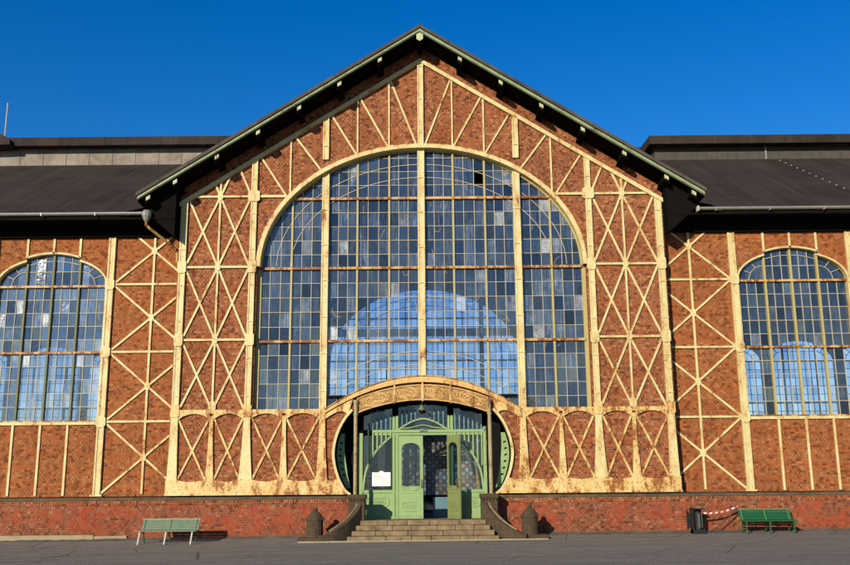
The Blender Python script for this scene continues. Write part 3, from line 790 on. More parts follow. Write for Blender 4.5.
def big_window(y, front=True, seed=1):
    rnd = random.Random(seed)
    root_m = MB()
    hullp = ell(5.76, 4.40, B, 40) + [(-5.76, 1.0), (5.76, 1.0)]
    zb = 2.86 if front else 1.95
    lowf = (lambda x: max(zb, rail_o(x)+.03 if abs(x) < 3.4 else zb)) if front else (lambda x: zb)
    # outer frame: jambs and sill
    for sg in (-1, 1):
        x0, x1 = sorted((sg*5.72, sg*5.86)); root_m.box(x0, x1, y-.06, y+.06, zb, B)
        if front: x0, x1 = sorted((sg*3.3, sg*5.72)); root_m.box(x0, x1, y-.07, y+.06, zb-.06, zb+.035)
    if not front: root_m.box(-5.72, 5.72, y-.07, y+.06, zb-.06, zb+.035)
    root_m.band(ell(5.80, 4.47, B), ell(5.70, 4.37, B), y-.06, y+.06)
    frame = root_m.build('arched_window', OLIVE if front else SOFFIT, hall)
    top = lambda x: B + 4.40*sqrt(max(0, 1-(x/5.73)**2))
    # columns standing in the window
    for x in (-3.46, 0, 3.46):
        m = MB(); wd = .25
        z0 = lowf(x) if front else zb; zt = top(x)+.02
        yy = y-.20
        m.box(x-wd/2, x+wd/2, yy+.02, y+.05, z0-.02, zt); m.box(x-wd/2, x-wd/2+.05, yy, yy+.02, z0-.02, zt); m.box(x+wd/2-.05, x+wd/2, yy, yy+.02, z0-.02, zt)
        if front:
            z = z0+.7
            while z < zt-.3: m.box(x-wd/2-.01, x+wd/2+.01, yy-.012, yy+.03, z, z+.04); z += 1.31
        m.build('window_column', CREAM if front else SOFFIT, frame)
    edges = []
    for sg in (-1, 1):
        for x in (1.16, 2.31, 4.66):
            m = MB(); m.box(sg*x-.034, sg*x+.034, y-.075, y+.04, lowf(x), top(x)+.02)
            m.build('mullion', OLIVE if front else SOFFIT, frame)
    for z in (A-.05, B-.03, CC-.05):
        hw = 5.73*sqrt(max(0, 1-((z-B)/4.40)**2)) if z > B else 5.75
        for (a, b) in ((-hw, -3.585), (-3.335, -.125), (.125, 3.335), (3.585, hw)):
            MB().box(a, b, y-.12, y+.03, z-.045, z+.045).build('transom', RAIL if front else SOFFIT, frame)
    # panes and glazing bars
    xs = []
    def bay(a, b, n): return grange(a, b, n)
    cols = []
    for sg in (-1, 1):
        for a, b in ((.125, 1.16), (1.16, 2.31), (2.31, 3.335), (3.585, 4.66), (4.66, 5.80)):
            g = grange(a, b, 3)
            for i in range(3): cols.append(tuple(sorted((sg*g[i], sg*g[i+1]))) + (i > 0,))
    zl = grange(zb if front else .48, CC-.05, 5 if front else 10) + grange(CC-.05, B-.03, 5)[1:] + grange(B-.03, A-.05, 5)[1:] + [A-.05+.52*k for k in (1, 2, 3, 4)]
    if not front: zl = [z for z in zl if z > 1.6]
    gm = MB(); bm = MB()
    for (x0, x1, inner) in cols:
        for j in range(len(zl)-1):
            z0, z1 = zl[j], zl[j+1]
            c = clipconv([(x0, z0), (x1, z0), (x1, z1), (x0, z1)], hullp)
            if front and c and min(abs(x0), abs(x1)) < 3.4:
                za, zb2 = lowf(x0), lowf(x1)
                c = clip(c, lambda p: p[1] - (za+(zb2-za)*(p[0]-x0)/(x1-x0)))
            if c:
                if front and rnd.random() < .012: continue           # a missing pane
                pane(gm, c, y, rnd)
    bw = .0098 if front else .016
    allx = sorted({round(v, 4) for c_ in cols for v in c_[:2]})
    skip = {1.16, 2.31, 4.66, .125, 3.335, 3.585, 5.8}
    for x in allx:
        if any(abs(abs(x)-s_) < .005 for s_ in skip): continue
        bm.box(x-bw, x+bw, y-.03, y+.015, lowf(x), top(x))
    for z in zl[1:]:
        if any(abs(z-q) < .02 for q in (A-.05, B-.03, CC-.05)): continue
        hw = 5.72*sqrt(max(0, 1-((z-B)/4.40)**2)) if z > B else 5.74
        if z < 4.1 and front:
            xi = sqrt(max(0, (4.06-z)/.1)); xi = max(0, xi)
            segs = [(-hw, -xi), (xi, hw)]
        else: segs = [(-hw, hw)]
        for a, b in segs:
            if b-a > .05:
                j = rnd.uniform(-.006, .006)
                bm.box(a, b, y-.026, y+.012, z-bw*.9+j, z+bw*.9+j)
    # curved bars following the two arches
    for d in (.52, 1.02):
        bm.band(ell(5.73-d+bw, 4.40-d+bw, B, 44, 0.02, pi-.02), ell(5.73-d-bw, 4.40-d-bw, B, 44, .02, pi-.02), y-.034, y+.016)
    if front:
        for d in (.46, .93):
            xs_ = grange(-3.33, 3.33, 30)
            bm.strip([(x, rail_o(x)*1.0+d) for x in xs_], bw*2, y-.034, y+.016)
    bm.build('glazing_bars', BARS if front else SOFFIT, frame)
    gm.build('glass_panes', GLASS if front else RGLASS, frame)
    if front:     # broken pane edges: thin pale crack lines
        for k in range(26):
            x = rnd.uniform(-5.4, 5.4); z = rnd.uniform(4.4, 11.4)
            if z > top(x)-.7: continue
            s_ = rnd.uniform(.08, .2); a = rnd.uniform(0, 6.28); curl = rnd.uniform(-4, 4); p = [(x, z)]
            for i in range(7): a += curl*.14; p.append((p[-1][0]+cos(a)*s_*.38, p[-1][1]+sin(a)*s_*.55))
            cm = MB(); cm.strip(p, .010, y-.012, y-.004); cm.build('crack', BARS, frame)
    return frame
big_window(.26, True, 11)
big_window(24.4, False, 5)

def small_window(sg, cx, y, mm, gmats, seed, name='arched_window', inner=False):
    rnd = random.Random(seed); X = lambda x: sg*x
    op = wing_open(cx); ip = wing_open(cx, .07)
    m = MB()
    opd = [(X(x), z) for x, z in op]; ipd = [(X(x), z) for x, z in ip]
    m.band(opd, ipd, (WY-.05) if y < 10 else y-.1, y+.05)
    x0, x1 = sorted((X(cx-2.02), X(cx+2.02)))
    m.box(x0, x1, (WY-.07) if y < 10 else y-.1, y+.05, 2.50, 2.60)
    rimm = CREAM if not inner else SOFFIT
    frame = m.build(name, rimm, hall)
    def top(dx):
        dx = abs(dx)
        return 8.66-.16*(dx/.955)**2 if dx <= .955 else 7.5+.99*sqrt(max(0, 1-(dx/1.95)**2))
    for dx in (-.955, 0, .955):
        x = X(cx+dx)
        MB().box(x-.036, x+.036, y-.10, y+.04, 2.6, top(dx)+.02).build('mullion', mm, frame)
    for z in (7.46, 5.05):
        a, b = sorted((X(cx-1.96), X(cx+1.96)))
        MB().box(a, b, y-.12, y+.03, z-.04, z+.04).build('transom', RAIL if not inner else SOFFIT, frame)
    MB().box(min(X(cx-1.96), X(cx+1.96)), max(X(cx-1.96), X(cx+1.96)), y-.12, y+.03, 2.60, 2.66).build('transom', RAIL if not inner else SOFFIT, frame)
    gm, bm = MB(), MB(); bw = .0098 if not inner else .015
    zl = grange(2.66, 5.05, 5)+grange(5.05, 7.46, 5)[1:]
    edges = [-1.955, -.955, 0, .955, 1.955]
    for i in range(4):
        g = grange(edges[i], edges[i+1], 3)
        for k in range(3):
            a, b = sorted((X(cx+g[k]), X(cx+g[k+1])))
            for j in range(len(zl)-1): pane(gm, [(a, zl[j]), (b, zl[j]), (b, zl[j+1]), (a, zl[j+1])], y, rnd)
            # the head of the window
            zt0 = top(g[k] + 1e-3*(1 if k == 0 else 0)) if abs(g[k]) < 1.95 else 7.5
            zt1 = top(g[k+1] - 1e-3) if abs(g[k+1]) < 1.95 else 7.5
            if i in (0, 3):
                zt0 = 7.5+.99*sqrt(max(0, 1-(g[k]/1.956)**2)); zt1 = 7.5+.99*sqrt(max(0, 1-(g[k+1]/1.956)**2))
            P = [(X(cx+g[k]), 7.46), (X(cx+g[k+1]), 7.46), (X(cx+g[k+1]), zt1), (X(cx+g[k]), zt0)]
            if i in (1, 2):
                zm = 8.02
                pane(gm, [(P[0][0], 7.46), (P[1][0], 7.46), (P[1][0], zm), (P[0][0], zm)], y, rnd)
                pane(gm, [(P[0][0], zm), (P[1][0], zm), P[2], P[3]], y, rnd)
            else: pane(gm, P, y, rnd)
        for k in (1, 2):
            x = X(cx+g[k]); bm.box(x-bw, x+bw, y-.03, y+.015, 2.66, 7.44)
            if i in (1, 2): bm.box(x-bw, x+bw, y-.03, y+.015, 7.48, top(g[k]))
    for z in zl[1:-1]:
        if abs(z-5.05) < .02: continue
        a, b = sorted((X(cx-1.95), X(cx+1.95))); j = rnd.uniform(-.006, .006)
        bm.box(a, b, y-.026, y+.012, z-bw+j, z+bw+j)
    a, b = sorted((X(cx-.93), X(cx+.93))); bm.box(a, b, y-.026, y+.012, 8.02-bw, 8.02+bw)
    bm.strip([(X(cx+dx), 8.42-.16*(dx/.955)**2) for dx in grange(-.92, .92, 8)], bw*2, y-.03, y+.012)
    for s2 in (-1, 1):       # fan lights in the quarter circles
        c0 = (cx+s2*.99, 7.50)
        bm.strip([(X(c0[0]+s2*.52*cos(t)), c0[1]+.52*sin(t)) for t in grange(0, pi/2, 10)], bw*2, y-.03, y+.012)
        for t in (pi/6, pi/3):
            r1 = .92 if t < .6 else .96
            bm.bar((X(c0[0]+s2*.52*cos(t)), c0[1]+.52*sin(t)), (X(c0[0]+s2*r1*cos(t)), c0[1]+min(.9, r1*.86)*sin(t)), bw*2, y-.03, y+.012)
    bm.build('glazing_bars', BARS if not inner else SOFFIT, frame)
    gm.build('glass_panes', gmats, frame)
for i in (0, 1):
    small_window(-1, BAY[i], WY+.16, DOLIVE, GLASSL, 30+i)
    small_window(1, BAY[i], WY+.16, OLIVE, GLASSW, 40+i)
for i in range(4):
    for sg in (-1, 1): small_window(sg, BAY[i], 22.15, SOFFIT, RGLASS, 60+i, inner=True)

# ------------------------------------------------------------------ portal vestibule and green doors
FL = -.78; DY = .80
for sg in (-1, 1):
    m = MB(); pts = [(sg*x, z) for x, z in HOLE]
    o2 = [(x+sg*.06, z) for x, z in pts]
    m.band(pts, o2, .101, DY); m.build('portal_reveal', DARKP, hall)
    # black sheet standing in for the open dark between doors and reveal
    m = MB(); m.prism([(sg*2.24, FL), (sg*3.3, FL), (sg*3.3, 3.4), (sg*2.24, 3.4)], DY+.02, DY+.06); m.build('dark_gap_sheet', DARKP, hall)
    # crescent shaped side light with scalloped notches
    hp = [(x-.07, z) for x, z in HOLE if .25 < z < 2.15]
    inn = [(x-.12-.17*sin(pi*(z-.2)/2.0), z) for x, z in reversed(hp)]
    m = MB(); holes = []
    for k in range(6):
        zc = .68+.22*k; xx = min(hp, key=lambda p: abs(p[1]-zc))[0] - .08
        holes.append([(sg*(xx-.10), zc-.03), (sg*(xx-.07), zc+.05), (sg*(xx), zc+.06), (sg*(xx+.02), zc+.02), (sg*(xx-.05), zc-.01)])
    m.prism([(sg*x, z) for x, z in hp+inn], .45, .50, holes); m.build('crescent_panel', GREEN, hall)
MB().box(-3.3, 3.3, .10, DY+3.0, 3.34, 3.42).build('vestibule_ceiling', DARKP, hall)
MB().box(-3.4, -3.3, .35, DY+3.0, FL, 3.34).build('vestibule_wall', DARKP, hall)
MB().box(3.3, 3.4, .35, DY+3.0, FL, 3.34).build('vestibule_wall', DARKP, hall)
MB().box(-2.46, 2.46, -.55, .5, -1.7, FL).build('threshold', STONE, hall)
MB().box(-3.3, 3.3, .5, DY+3.0, -1.0, FL-.003).build('vestibule_floor', STONE, hall)
for sg in (-1, 1): # plinth ends inside the portal
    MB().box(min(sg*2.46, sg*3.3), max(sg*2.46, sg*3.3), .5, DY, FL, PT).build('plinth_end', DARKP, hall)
# inner screen of coloured tiles
rc = random.Random(21); IY = 3.0
m = MB(); s_ = .14
for i in range(-23, 23):
    for j in range(18):
        x = i*s_; z = .02+j*s_
        if (i+j) % 2: v = rc.choice([.18, .43, .43, .68, .93, .18])
        else: v = rc.choice([.05, .3, .55, .05, .8])
        d = rc.uniform(0, .006)
        m.add([(x+.006, IY+d, z+.006), (x+s_-.006, IY+d, z+.006), (x+s_-.006, IY+d, z+s_-.006), (x+.006, IY+d, z+s_-.006)], [(0, 1, 2, 3)], v)
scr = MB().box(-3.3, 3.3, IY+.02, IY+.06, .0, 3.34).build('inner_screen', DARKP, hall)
m.build('coloured_tiles', CHECK, scr)
m = MB()
for x in (-3.3, -1.6, -.35, .92, 2.1): m.box(x, x+.07, IY-.03, IY+.018, FL, 2.6)
m.box(-3.3, 3.3, IY-.03, IY+.018, -.05, .0)
m.build('screen_frame', SOFFIT, scr)
MB().box(.34, .88, IY-.028, IY+.01, FL+.01, -.06).build('screen_panel', PBLUE, scr)
MB().box(-1.5, -.40, IY-.028, IY+.01, FL+.01, -.06).build('screen_panel', SOFFIT, scr)

# green timber screen
gs = MB()
gs.box(-1.70, 2.12, DY-.06, DY+.03, 2.07, 2.16); gs.box(-1.74, 2.16, DY-.10, DY+.03, 2.16, 2.26)
for x0, x1 in ((-1.07, -.98), (-.945, -.86), (.86, .94), (.975, 1.06)): gs.box(x0, x1, DY-.075, DY+.03, FL, 2.75)
gs.box(-.98, -.945, DY-.04, DY+.02, FL, 2.70); gs.box(.94, .975, DY-.04, DY+.02, FL, 2.70)
for sg in (-1, 1):
    gs.box(min(sg*2.10, sg*2.22), max(sg*2.10, sg*2.22), DY-.08, DY+.03, FL, 2.15 if sg < 0 else 2.35)
    gs.box(min(sg*1.06, sg*2.10), max(sg*1.06, sg*2.10), DY-.05, DY+.03, .10, .20)
screen = gs.build('door_screen', GREEN, hall, bevel=.008)
for sg in (-1, 1):
    m = MB(); x0, x1 = sorted((sg*1.07, sg*2.10))
    m.box(x0, x1, DY-.02, DY+.02, FL, .10)
    m.box(x0+.05, x1-.05, DY-.045, DY-.02, FL+.02, FL+.16)
    # raised loop with fluting
    xc = (x0+x1)/2
    loop = [(xc-.34, -.08), (xc-.40, -.20), (xc-.34, -.36), (xc+.28, -.36), (xc+.38, -.20), (xc+.28, -.06), (xc-.34, -.08)]
    m.strip(catmull(loop, 4), .03, DY-.045, DY-.018)
    loop = [(xc-.26, -.13), (xc-.30, -.21), (xc-.26, -.29), (xc+.20, -.29), (xc+.27, -.20), (xc+.20, -.12), (xc-.26, -.13)]
    m.strip(catmull(loop, 4), .02, DY-.04, DY-.018)
    for k in range(9): m.box(xc-.22+.05*k, xc-.20+.05*k, DY-.045, DY-.018, -.255, -.17)
    m.build('lower_panel', GREEN, screen)
    arc = catmull([(2.09, .15), (2.03, .68), (1.90, 1.08), (1.60, 1.58), (1.09, 2.06)], 7)
    m = MB(); m.strip([(sg*x, z) for x, z in arc], .065, DY-.07, DY+.02); 
    m.build('curved_rail', GREEN, screen)
    if sg > 0:
        a2 = [(x-.10, z-.04) for x, z in arc if z < 1.75]; a3 = [(x-.24+.0*z, z-.03) for x, z in arc if z < 1.75]
        m = MB(); m.band(a2, a3, DY+.30, DY+.34); m.build('ochre_board', TAN, screen)
    # glass behind
    m = MB(); rg = random.Random(4)
    for g in grange(1.08, 2.08, 4)[:-1]:
        a, b = sorted((sg*g, sg*(g+.25))); pane(m, [(a, .2), (b, .2), (b, 2.06), (a, 2.06)], DY+.035, rg, .004)
        pane(m, [(a, 2.27), (b, 2.27), (b, 3.1), (a, 3.1)], DY+.035, rg, .01)
    m.build('side_light_glass', DGLASS, screen)
    # upright slats with finials
    zc = lambda x: 2.98-.125*x*x
    for x in ([1.13, 1.29, 1.45, 1.60, 1.75, 1.90] + ([2.05, 2.17] if sg > 0 else [])):
        za = min([z for xx, z in arc], key=lambda z: abs([p[0] for p in arc if p[1] == z][0]-x))
        za = max(za, 1.0 if x > 1.9 else za)
        m = MB(); m.box(sg*x-.024, sg*x+.024, DY-.105, DY-.06, za+.02, 2.26); 
        sl = m.build('slat', GREEN, screen)
        m = MB(); zt = zc(x)-.02; m.tube([(sg*x, DY-.09, 2.262), (sg*x, DY-.09, zt-.14)], .034, 8); m.tube([(sg*x, DY-.09, zt-.14), (sg*x, DY-.09, zt)], [.034, .02], 8)
        m.box(sg*x-.05, sg*x+.05, DY-.105, DY-.075, zt-.17, zt-.145); m.build('finial', PIPEM, sl)
# small uprights over the door and the flat arch below them
m = MB(); ta = catmull([(-.86, 2.26), (-.62, 2.42), (-.34, 2.56), (0, 2.64), (.34, 2.56), (.62, 2.42), (.86, 2.26)], 6)
m.strip(ta, .055, DY-.10, DY+.02); m.strip(catmull([(-.80, 2.30), (-.4, 2.34), (0, 2.42), (.4, 2.34), (.8, 2.30)], 6), .03, DY-.08, DY+.02); m.build('door_hood', GREEN, screen)
m = MB(); m.tube([(-.13, DY-.12, 2.21), (0, DY-.16, 2.25), (.13, DY-.12, 2.21)], .035, 8); m.build('hood_boss', GREEN, screen)
for sg in (-1, 1):
    for x in (.26, .40, .56, .72):
        m = MB(); z0 = 2.60 - .42*x*x
        m.tube([(sg*x, DY-.09, z0), (sg*x, DY-.09, 2.84)], .026, 8); m.tube([(sg*x, DY-.09, 2.84), (sg*x, DY-.09, 2.97)], [.034, .02], 8)
        m.box(sg*x-.05, sg*x+.05, DY-.105, DY-.075, 2.80, 2.83); m.build('finial', PIPEM, screen)
m = MB(); rg = random.Random(9)
for a in grange(-.86, .86, 6)[:-1]: pane(m, [(a, 2.27), (a+.287, 2.27), (a+.287, 3.2), (a, 3.2)], DY+.035, rg, .01)
m.build('fanlight_glass', DGLASS, screen)

def door_leaf(hx, ang, swing, mat, closed):
    """leaf built from its hinge at local x = 0, running to x = W"""
    W = .86; H = 2.05-FL; m = MB()
    arch = [(.10, 1.10), (.10, 2.40), (.16, 2.52), (.28, 2.58), (.43, 2.60), (.58, 2.58), (.70, 2.52), (.76, 2.40), (.76, 1.10)]
    m.prism([(0.005, .01), (W-.005, .01), (W-.005, H), (.005, H)], -.03, .03, [arch])
    mm = Matrix.Rotation(ang, 4, 'Z') @ Matrix.Scale(swing, 4, (1, 0, 0))
    def place(mb):
        mb.v = [tuple((mm @ Vector(v)) + Vector((hx, DY-.02, FL))) for v in mb.v]
        if swing < 0: mb.f = [f[::-1] for f in mb.f]
        return mb
    d = place(m).build('door', mat, hall)
    m = MB()
    m.strip(arch + [arch[0]], .03, -.045, -.03)
    m.box(.06, .80, -.045, -.03, .86, .90)
    for k in range(4): m.strip(catmull([(.12, 1.06-.03*k), (.35, 1.10-.045*k), (.55, .98-.01*k), (.74, 1.09-.05*k)], 5), .014, -.045, -.028)
    lp = [(.18, .55), (.13, .42), (.18, .28), (.68, .28), (.74, .42), (.68, .57), (.18, .55)]
    m.strip(catmull(lp, 4), .03, -.05, -.03)
    lp = [(.24, .49), (.21, .42), (.24, .35), (.61, .35), (.65, .42), (.61, .50), (.24, .49)]
    m.strip(catmull(lp, 4), .02, -.045, -.03)
    for k in range(8): m.box(.27+.045*k, .287+.045*k, -.046, -.03, .38, .46)
    m.box(.06, .80, -.05, -.03, .08, .11)
    place(m).build('mouldings', mat, d)
    m = MB(); pane(m, [(.10, 1.10), (.76, 1.10), (.76, 2.56), (.10, 2.56)], 0, random.Random(2), 0); place(m).build('glass_pane', DGLASS, d)
    m = MB(); m.tube([(.80, -.03, 1.06), (.80, -.10, 1.06), (.80, -.11, 1.10), (.80, -.11, 1.28), (.80, -.10, 1.32), (.80, -.03, 1.32)], .013, 6)
    m.box(.78, .82, -.036, -.03, 1.00, 1.14); place(m).build('handle', BRASS, d)
    return d
door_leaf(-.86, 0, 1, GREEN, True)
door_leaf(.86, radians(-62), 1, OLGREEN, False)

# ------------------------------------------------------------------ ground
GXS = .0055
def gz(x, y):
    base = -1.29 + GXS*max(-30, min(30, x))
    d = max(0, min(1, -y/2.2)); t = max(0, min(1, (-y-2.2)/6))
    return base - .12*d - .09*t
w = MB(); xs = [-1200, -300, -100, -60] + list(range(-40, 41, 2)) + [60, 100, 300, 1200]
ys = [-1200, -300, -100, -60, -40, -30, -20, -14, -10, -8.2, -6.5, -5, -3.5, -2.2, -1.6, -1.0, -.5, 0, 5, 25, 60, 100, 300, 1200]
vs = [(x, y, gz(x, y)) for y in ys for x in xs]; nx = len(xs)
w.add(vs, [(j*nx+i, j*nx+i+1, (j+1)*nx+i+1, (j+1)*nx+i) for j in range(len(ys)-1) for i in range(nx-1)])
g = w.build('ground', ASPH); tag(g, kind='structure')
# pale kerb in front of the steps
w = MB()
x = -3.95
while x < 3.9:
    L = random.uniform(.8, 1.2); w.box(x+.004, min(x+L, 3.95)-.004, -2.02, -1.80, -1.8, gz(x, -1.9)+.035); x += L
k = w.build('kerb', KERB, bevel=.006); tag(k, kind='structure')
# loose earth along the foot of the wall
w = MB(); rr = random.Random(5); xs = [-18+.25*i for i in range(int(36/.25)+1)]
top_ = []
for x in xs:
    if -2.4 < x < 2.4: x = x
    top_.append((x, -.10, gz(x, -.1)+.035+rr.uniform(0, .03)))
bot_ = [(x, -.24-rr.uniform(0, .28), gz(x, -.35)+.004) for x in xs]
n = len(xs); w.add(top_+bot_, [(n+i, n+i+1, i+1, i) for i in range(n-1) if not -2.5 < xs[i] < 2.5])
EARTH = plain('dry_earth', (.17, .135, .095), .95, .7, 6, alt=(.09, .075, .055), bump=1.0)
e = w.build('earth_strip', EARTH); tag(e, kind='structure')

# ------------------------------------------------------------------ steps and flanking walls
st = empty('entrance_steps', 0, -1.2, -1.42, 'worn sandstone steps rising to the green entrance doors', 'steps')
rr = random.Random(12)
for i in range(4):
    zt = FL-.005 - .155*(i); y0 = -.62-.33*i; hw = 1.94+.115*(i+1)
    m = MB(); x = -hw
    while x < hw-.01:
        L = rr.uniform(.55, 1.25); x1 = min(x+L, hw)
        if hw-x1 < .3: x1 = hw
        m.box(x+.004, x1-.004, y0-.33+rr.uniform(-.008, .008), .4 if i == 0 else y0+.05, zt-.155 if i < 3 else -1.8, zt+rr.uniform(-.007, .007))
        x = x1
    m.build('step', STONE, st, bevel=.018)
for sg, lb in ((-1, 'dark sandstone stair wall left of the steps, sloping down to a bollard'), (1, 'dark sandstone stair wall right of the steps, sloping down to a bollard')):
    r = empty('stair_wall', sg*2.3, -1.0, -1.42, lb, 'stair wall', 'stone walls flanking the entrance steps')
    m = MB(); x0, x1 = sorted((sg*1.92, sg*2.46)); m.box(x0, x1, -.80, -.15, -1.6, -.03)
    m.build('pedestal', DSTONE, r, bevel=.02)
    m = MB(); m.box(x0-.035, x1+.035, -.84, -.12, -.10, .055)
    for k in range(5): m.box(x0+.03+k*.105, x0+.09+k*.105, -.85, -.80, -.17, -.10)
    m.build('pedestal_cap', DSTONE, r, bevel=.02)
    # curved, falling cheek wall
    path = catmull([(2.16, -.75, ), (2.34, -1.02), (2.58, -1.36), (2.92, -1.68), (3.30, -1.80)], 6)
    zs_ = []; n = len(path)
    for i in range(n):
        t = i/(n-1); zs_.append(-.22 - .98*min(1, t*1.12)**.82 if t < .9 else -1.20)
    m = MB(); vs = []; fs = []
    for (x, y), z in zip(path, zs_):
        i = path.index((x, y)); a = path[max(i-1, 0)]; b = path[min(i+1, n-1)]; dx, dy = b[0]-a[0], b[1]-a[1]; l = hypot(dx, dy); nx_, ny_ = -dy/l*.15, dx/l*.15
        for (px, py, pz) in ((x-nx_, y-ny_, -1.65), (x+nx_, y+ny_, -1.65), (x+nx_, y+ny_, z), (x-nx_, y-ny_, z)): vs.append((sg*px, py, pz))
    for i in range(n-1):
        a = 4*i; b = a+4
        for j in range(4): fs.append((a+j, a+(j+1) % 4, b+(j+1) % 4, b+j))
    fs += [(3, 2, 1, 0), (4*n-4, 4*n-3, 4*n-2, 4*n-1)]
    m.add(vs, fs if sg > 0 else [f[::-1] for f in fs]); m.build('sloping_wall', DSTONE, r, bevel=.02)
    m = MB()
    for i in range(0, n-3):   # sunlit line along the coping, put in as a paler stone roll
        pass
    cp = [(sg*x, y, z+.015) for (x, y), z in zip(path, zs_)][:-5]
    m.tube(cp, .045, 6); m.build('lit_coping_roll', STONE, r)
    m = MB(); x0, x1 = sorted((sg*2.96, sg*3.98)); m.box(x0, x1, -1.80, -.85, -1.65, -1.285 if sg < 0 else -1.24); m.build('base_block', DSTONE, r, bevel=.02)
def bollard(x, y, z, lb):
    r = empty('stone_bollard', x, y, z, lb, 'bollard', 'stone bollards beside the entrance steps')
    m = MB(); m.lathe([(.285, 0), (.285, .05), (.262, .07), (.262, .50), (.285, .53), (.285, .60), (.255, .63), (.20, .72), (.12, .80), (.075, .83)], (x, y, z), 16); m.build('shaft', DSTONE, r)
    m = MB(); m.lathe([(.05, .825), (.085, .85), (.09, .88), (.05, .92), (.02, .93)], (x, y, z), 12); m.build('knob', DSTONE, r, smooth=True)
    m = MB()
    for k in range(8): a = 2*pi*(k+.5)/8; m.lathe([(.045, .54), (.05, .58), (.03, .63)], (x+.262*cos(a), y+.262*sin(a), z), 6)
    m.build('scallops', DSTONE, r)
    return r
bl = bollard(-3.50, -1.22, -1.285, 'squat dark stone bollard left of the entrance steps')
br = bl.copy(); C.objects.link(br); br.location = (3.45, -1.22, -1.24+OZ); br['label'] = 'squat dark stone bollard right of the entrance steps'
for ch in list(bl.children):
    c = ch.copy(); C.objects.link(c); c.parent = br

# ------------------------------------------------------------------ benches
def bench(cx, y, z, L, lb, slat, leg_f, leg_r, strap, tall=.84):
    r = empty('bench', cx, y, z, lb, 'bench')
    hL = L/2
    m = MB()
    for k in range(4): m.box(cx-hL-.03, cx+hL+.03, y-.40+.115*k, y-.31+.115*k, z+.43+.004*k, z+.465+.004*k)
    m.build('seat', slat, r, bevel=.005)
    m = MB(); nb = 5
    for k in range(nb):
        yy = y+.07+.045*k; zz = z+.49+.073*k
        m.hull8([(cx-hL+.02, yy, zz), (cx+hL, yy, zz), (cx+hL, yy+.03, zz+.004), (cx-hL+.02, yy+.03, zz+.004)], [(cx-hL+.02, yy+.032, zz+.064), (cx+hL, yy+.032, zz+.064), (cx+hL, yy+.062, zz+.062), (cx-hL+.02, yy+.062, zz+.062)])
    m.build('backrest', slat, r, bevel=.004)
    m = MB(); m.box(cx-hL-.0, cx+hL+.02, y+.275, y+.34, z+.845, z+.875); m.build('top_rail', strap, r, bevel=.005)
    for x in (cx-hL+.10, cx, cx+hL-.10):
        m = MB(); m.hull8([(x-.05, y-.44, z-.02), (x-.01, y-.44, z-.02), (x-.01, y-.39, z-.02), (x-.05, y-.39, z-.02)], [(x-.02, y-.36, z+.43), (x+.025, y-.36, z+.43), (x+.025, y-.31, z+.43), (x-.02, y-.31, z+.43)])
        m.build('leg', leg_f, r)
        m = MB(); m.hull8([(x-.02, y+.20, z-.02), (x+.02, y+.20, z-.02), (x+.02, y+.25, z-.02), (x-.02, y+.25, z-.02)], [(x-.02, y+.02, z+.46), (x+.02, y+.02, z+.46), (x+.02, y+.06, z+.46), (x-.02, y+.06, z+.46)])
        m.hull8([(x-.02, y+.07, z+.46), (x+.02, y+.07, z+.46), (x+.02, y+.10, z+.46), (x-.02, y+.10, z+.46)], [(x-.02, y+.31, z+.86), (x+.02, y+.31, z+.86), (x+.02, y+.335, z+.86), (x-.02, y+.335, z+.86)])
        m.box(x-.018, x+.018, y-.34, y+.08, z+.395, z+.429)
        m.build('leg', leg_r, r)
        m = MB(); m.hull8([(x-.012, y+.045, z+.485), (x+.012, y+.045, z+.485), (x+.012, y+.052, z+.485), (x-.012, y+.052, z+.485)], [(x-.012, y+.252, z+.86), (x+.012, y+.252, z+.86), (x+.012, y+.26, z+.86), (x-.012, y+.26, z+.86)])
        m.build('strap', strap if leg_f is not WHITEP else slat, r)
    for ch in r.children: ch.scale = (1, 1, .87)
    return r
def rot(o, a): o.rotation_euler = (0, 0, a)
BCREAM = plain('worn_pale_rail', (.42, .40, .26), .6, .5, 9)
STRAP = plain('light_green_strap', (.12, .28, .12), .6, .4, 9)
b1 = bench(-8.12, -1.60, gz(-8.1, -1.6), 1.86, 'faded green slatted bench with white front legs by the brick wall', BGREEN, WHITEP, DGREEN, BCREAM)
b2 = bench(11.25, -.78, gz(11.2, -.9), 1.72, 'dark green slatted bench with green legs against the brick plinth', DGREEN, DGREEN, DGREEN, STRAP)
rot(b2, radians(-2))

# ------------------------------------------------------------------ litter bin, tape, cord
bz = gz(9, -.8); bx = 8.99; by = -.72
r = empty('litter_bin', bx, by, bz, 'black metal litter bin with its side flap open near the barrier tape', 'bin')
m = MB()
m.box(bx-.19, bx-.14, by-.17, by+.17, bz+.0, bz+.80); m.box(bx+.15, bx+.20, by-.17, by+.17, bz+.0, bz+.16); m.box(bx-.19, bx+.20, by+.13, by+.17, bz+.0, bz+.80)
m.box(bx-.19, bx+.20, by-.17, by+.17, bz+.765, bz+.81); m.box(bx-.19, bx+.22, by-.19, by+.17, bz, bz+.13)
m.build('bin_frame', BLACK, r, bevel=.008)
m = MB(); m.lathe([(.13, .13), (.14, .60), (.145, .70), (.12, .71)], (bx+.025, by, bz), 14); m.build('bucket', BLACK, r)
m = MB(); m.box(bx-.01, bx+.05, by-.165, by-.150, bz+.18, bz+.64); m.box(bx+.10, bx+.125, by-.165, by-.150, bz+.2, bz+.7); m.build('reflection_strips', GREYP, r)  # lighter reflection on the bin front, put in as grey strips
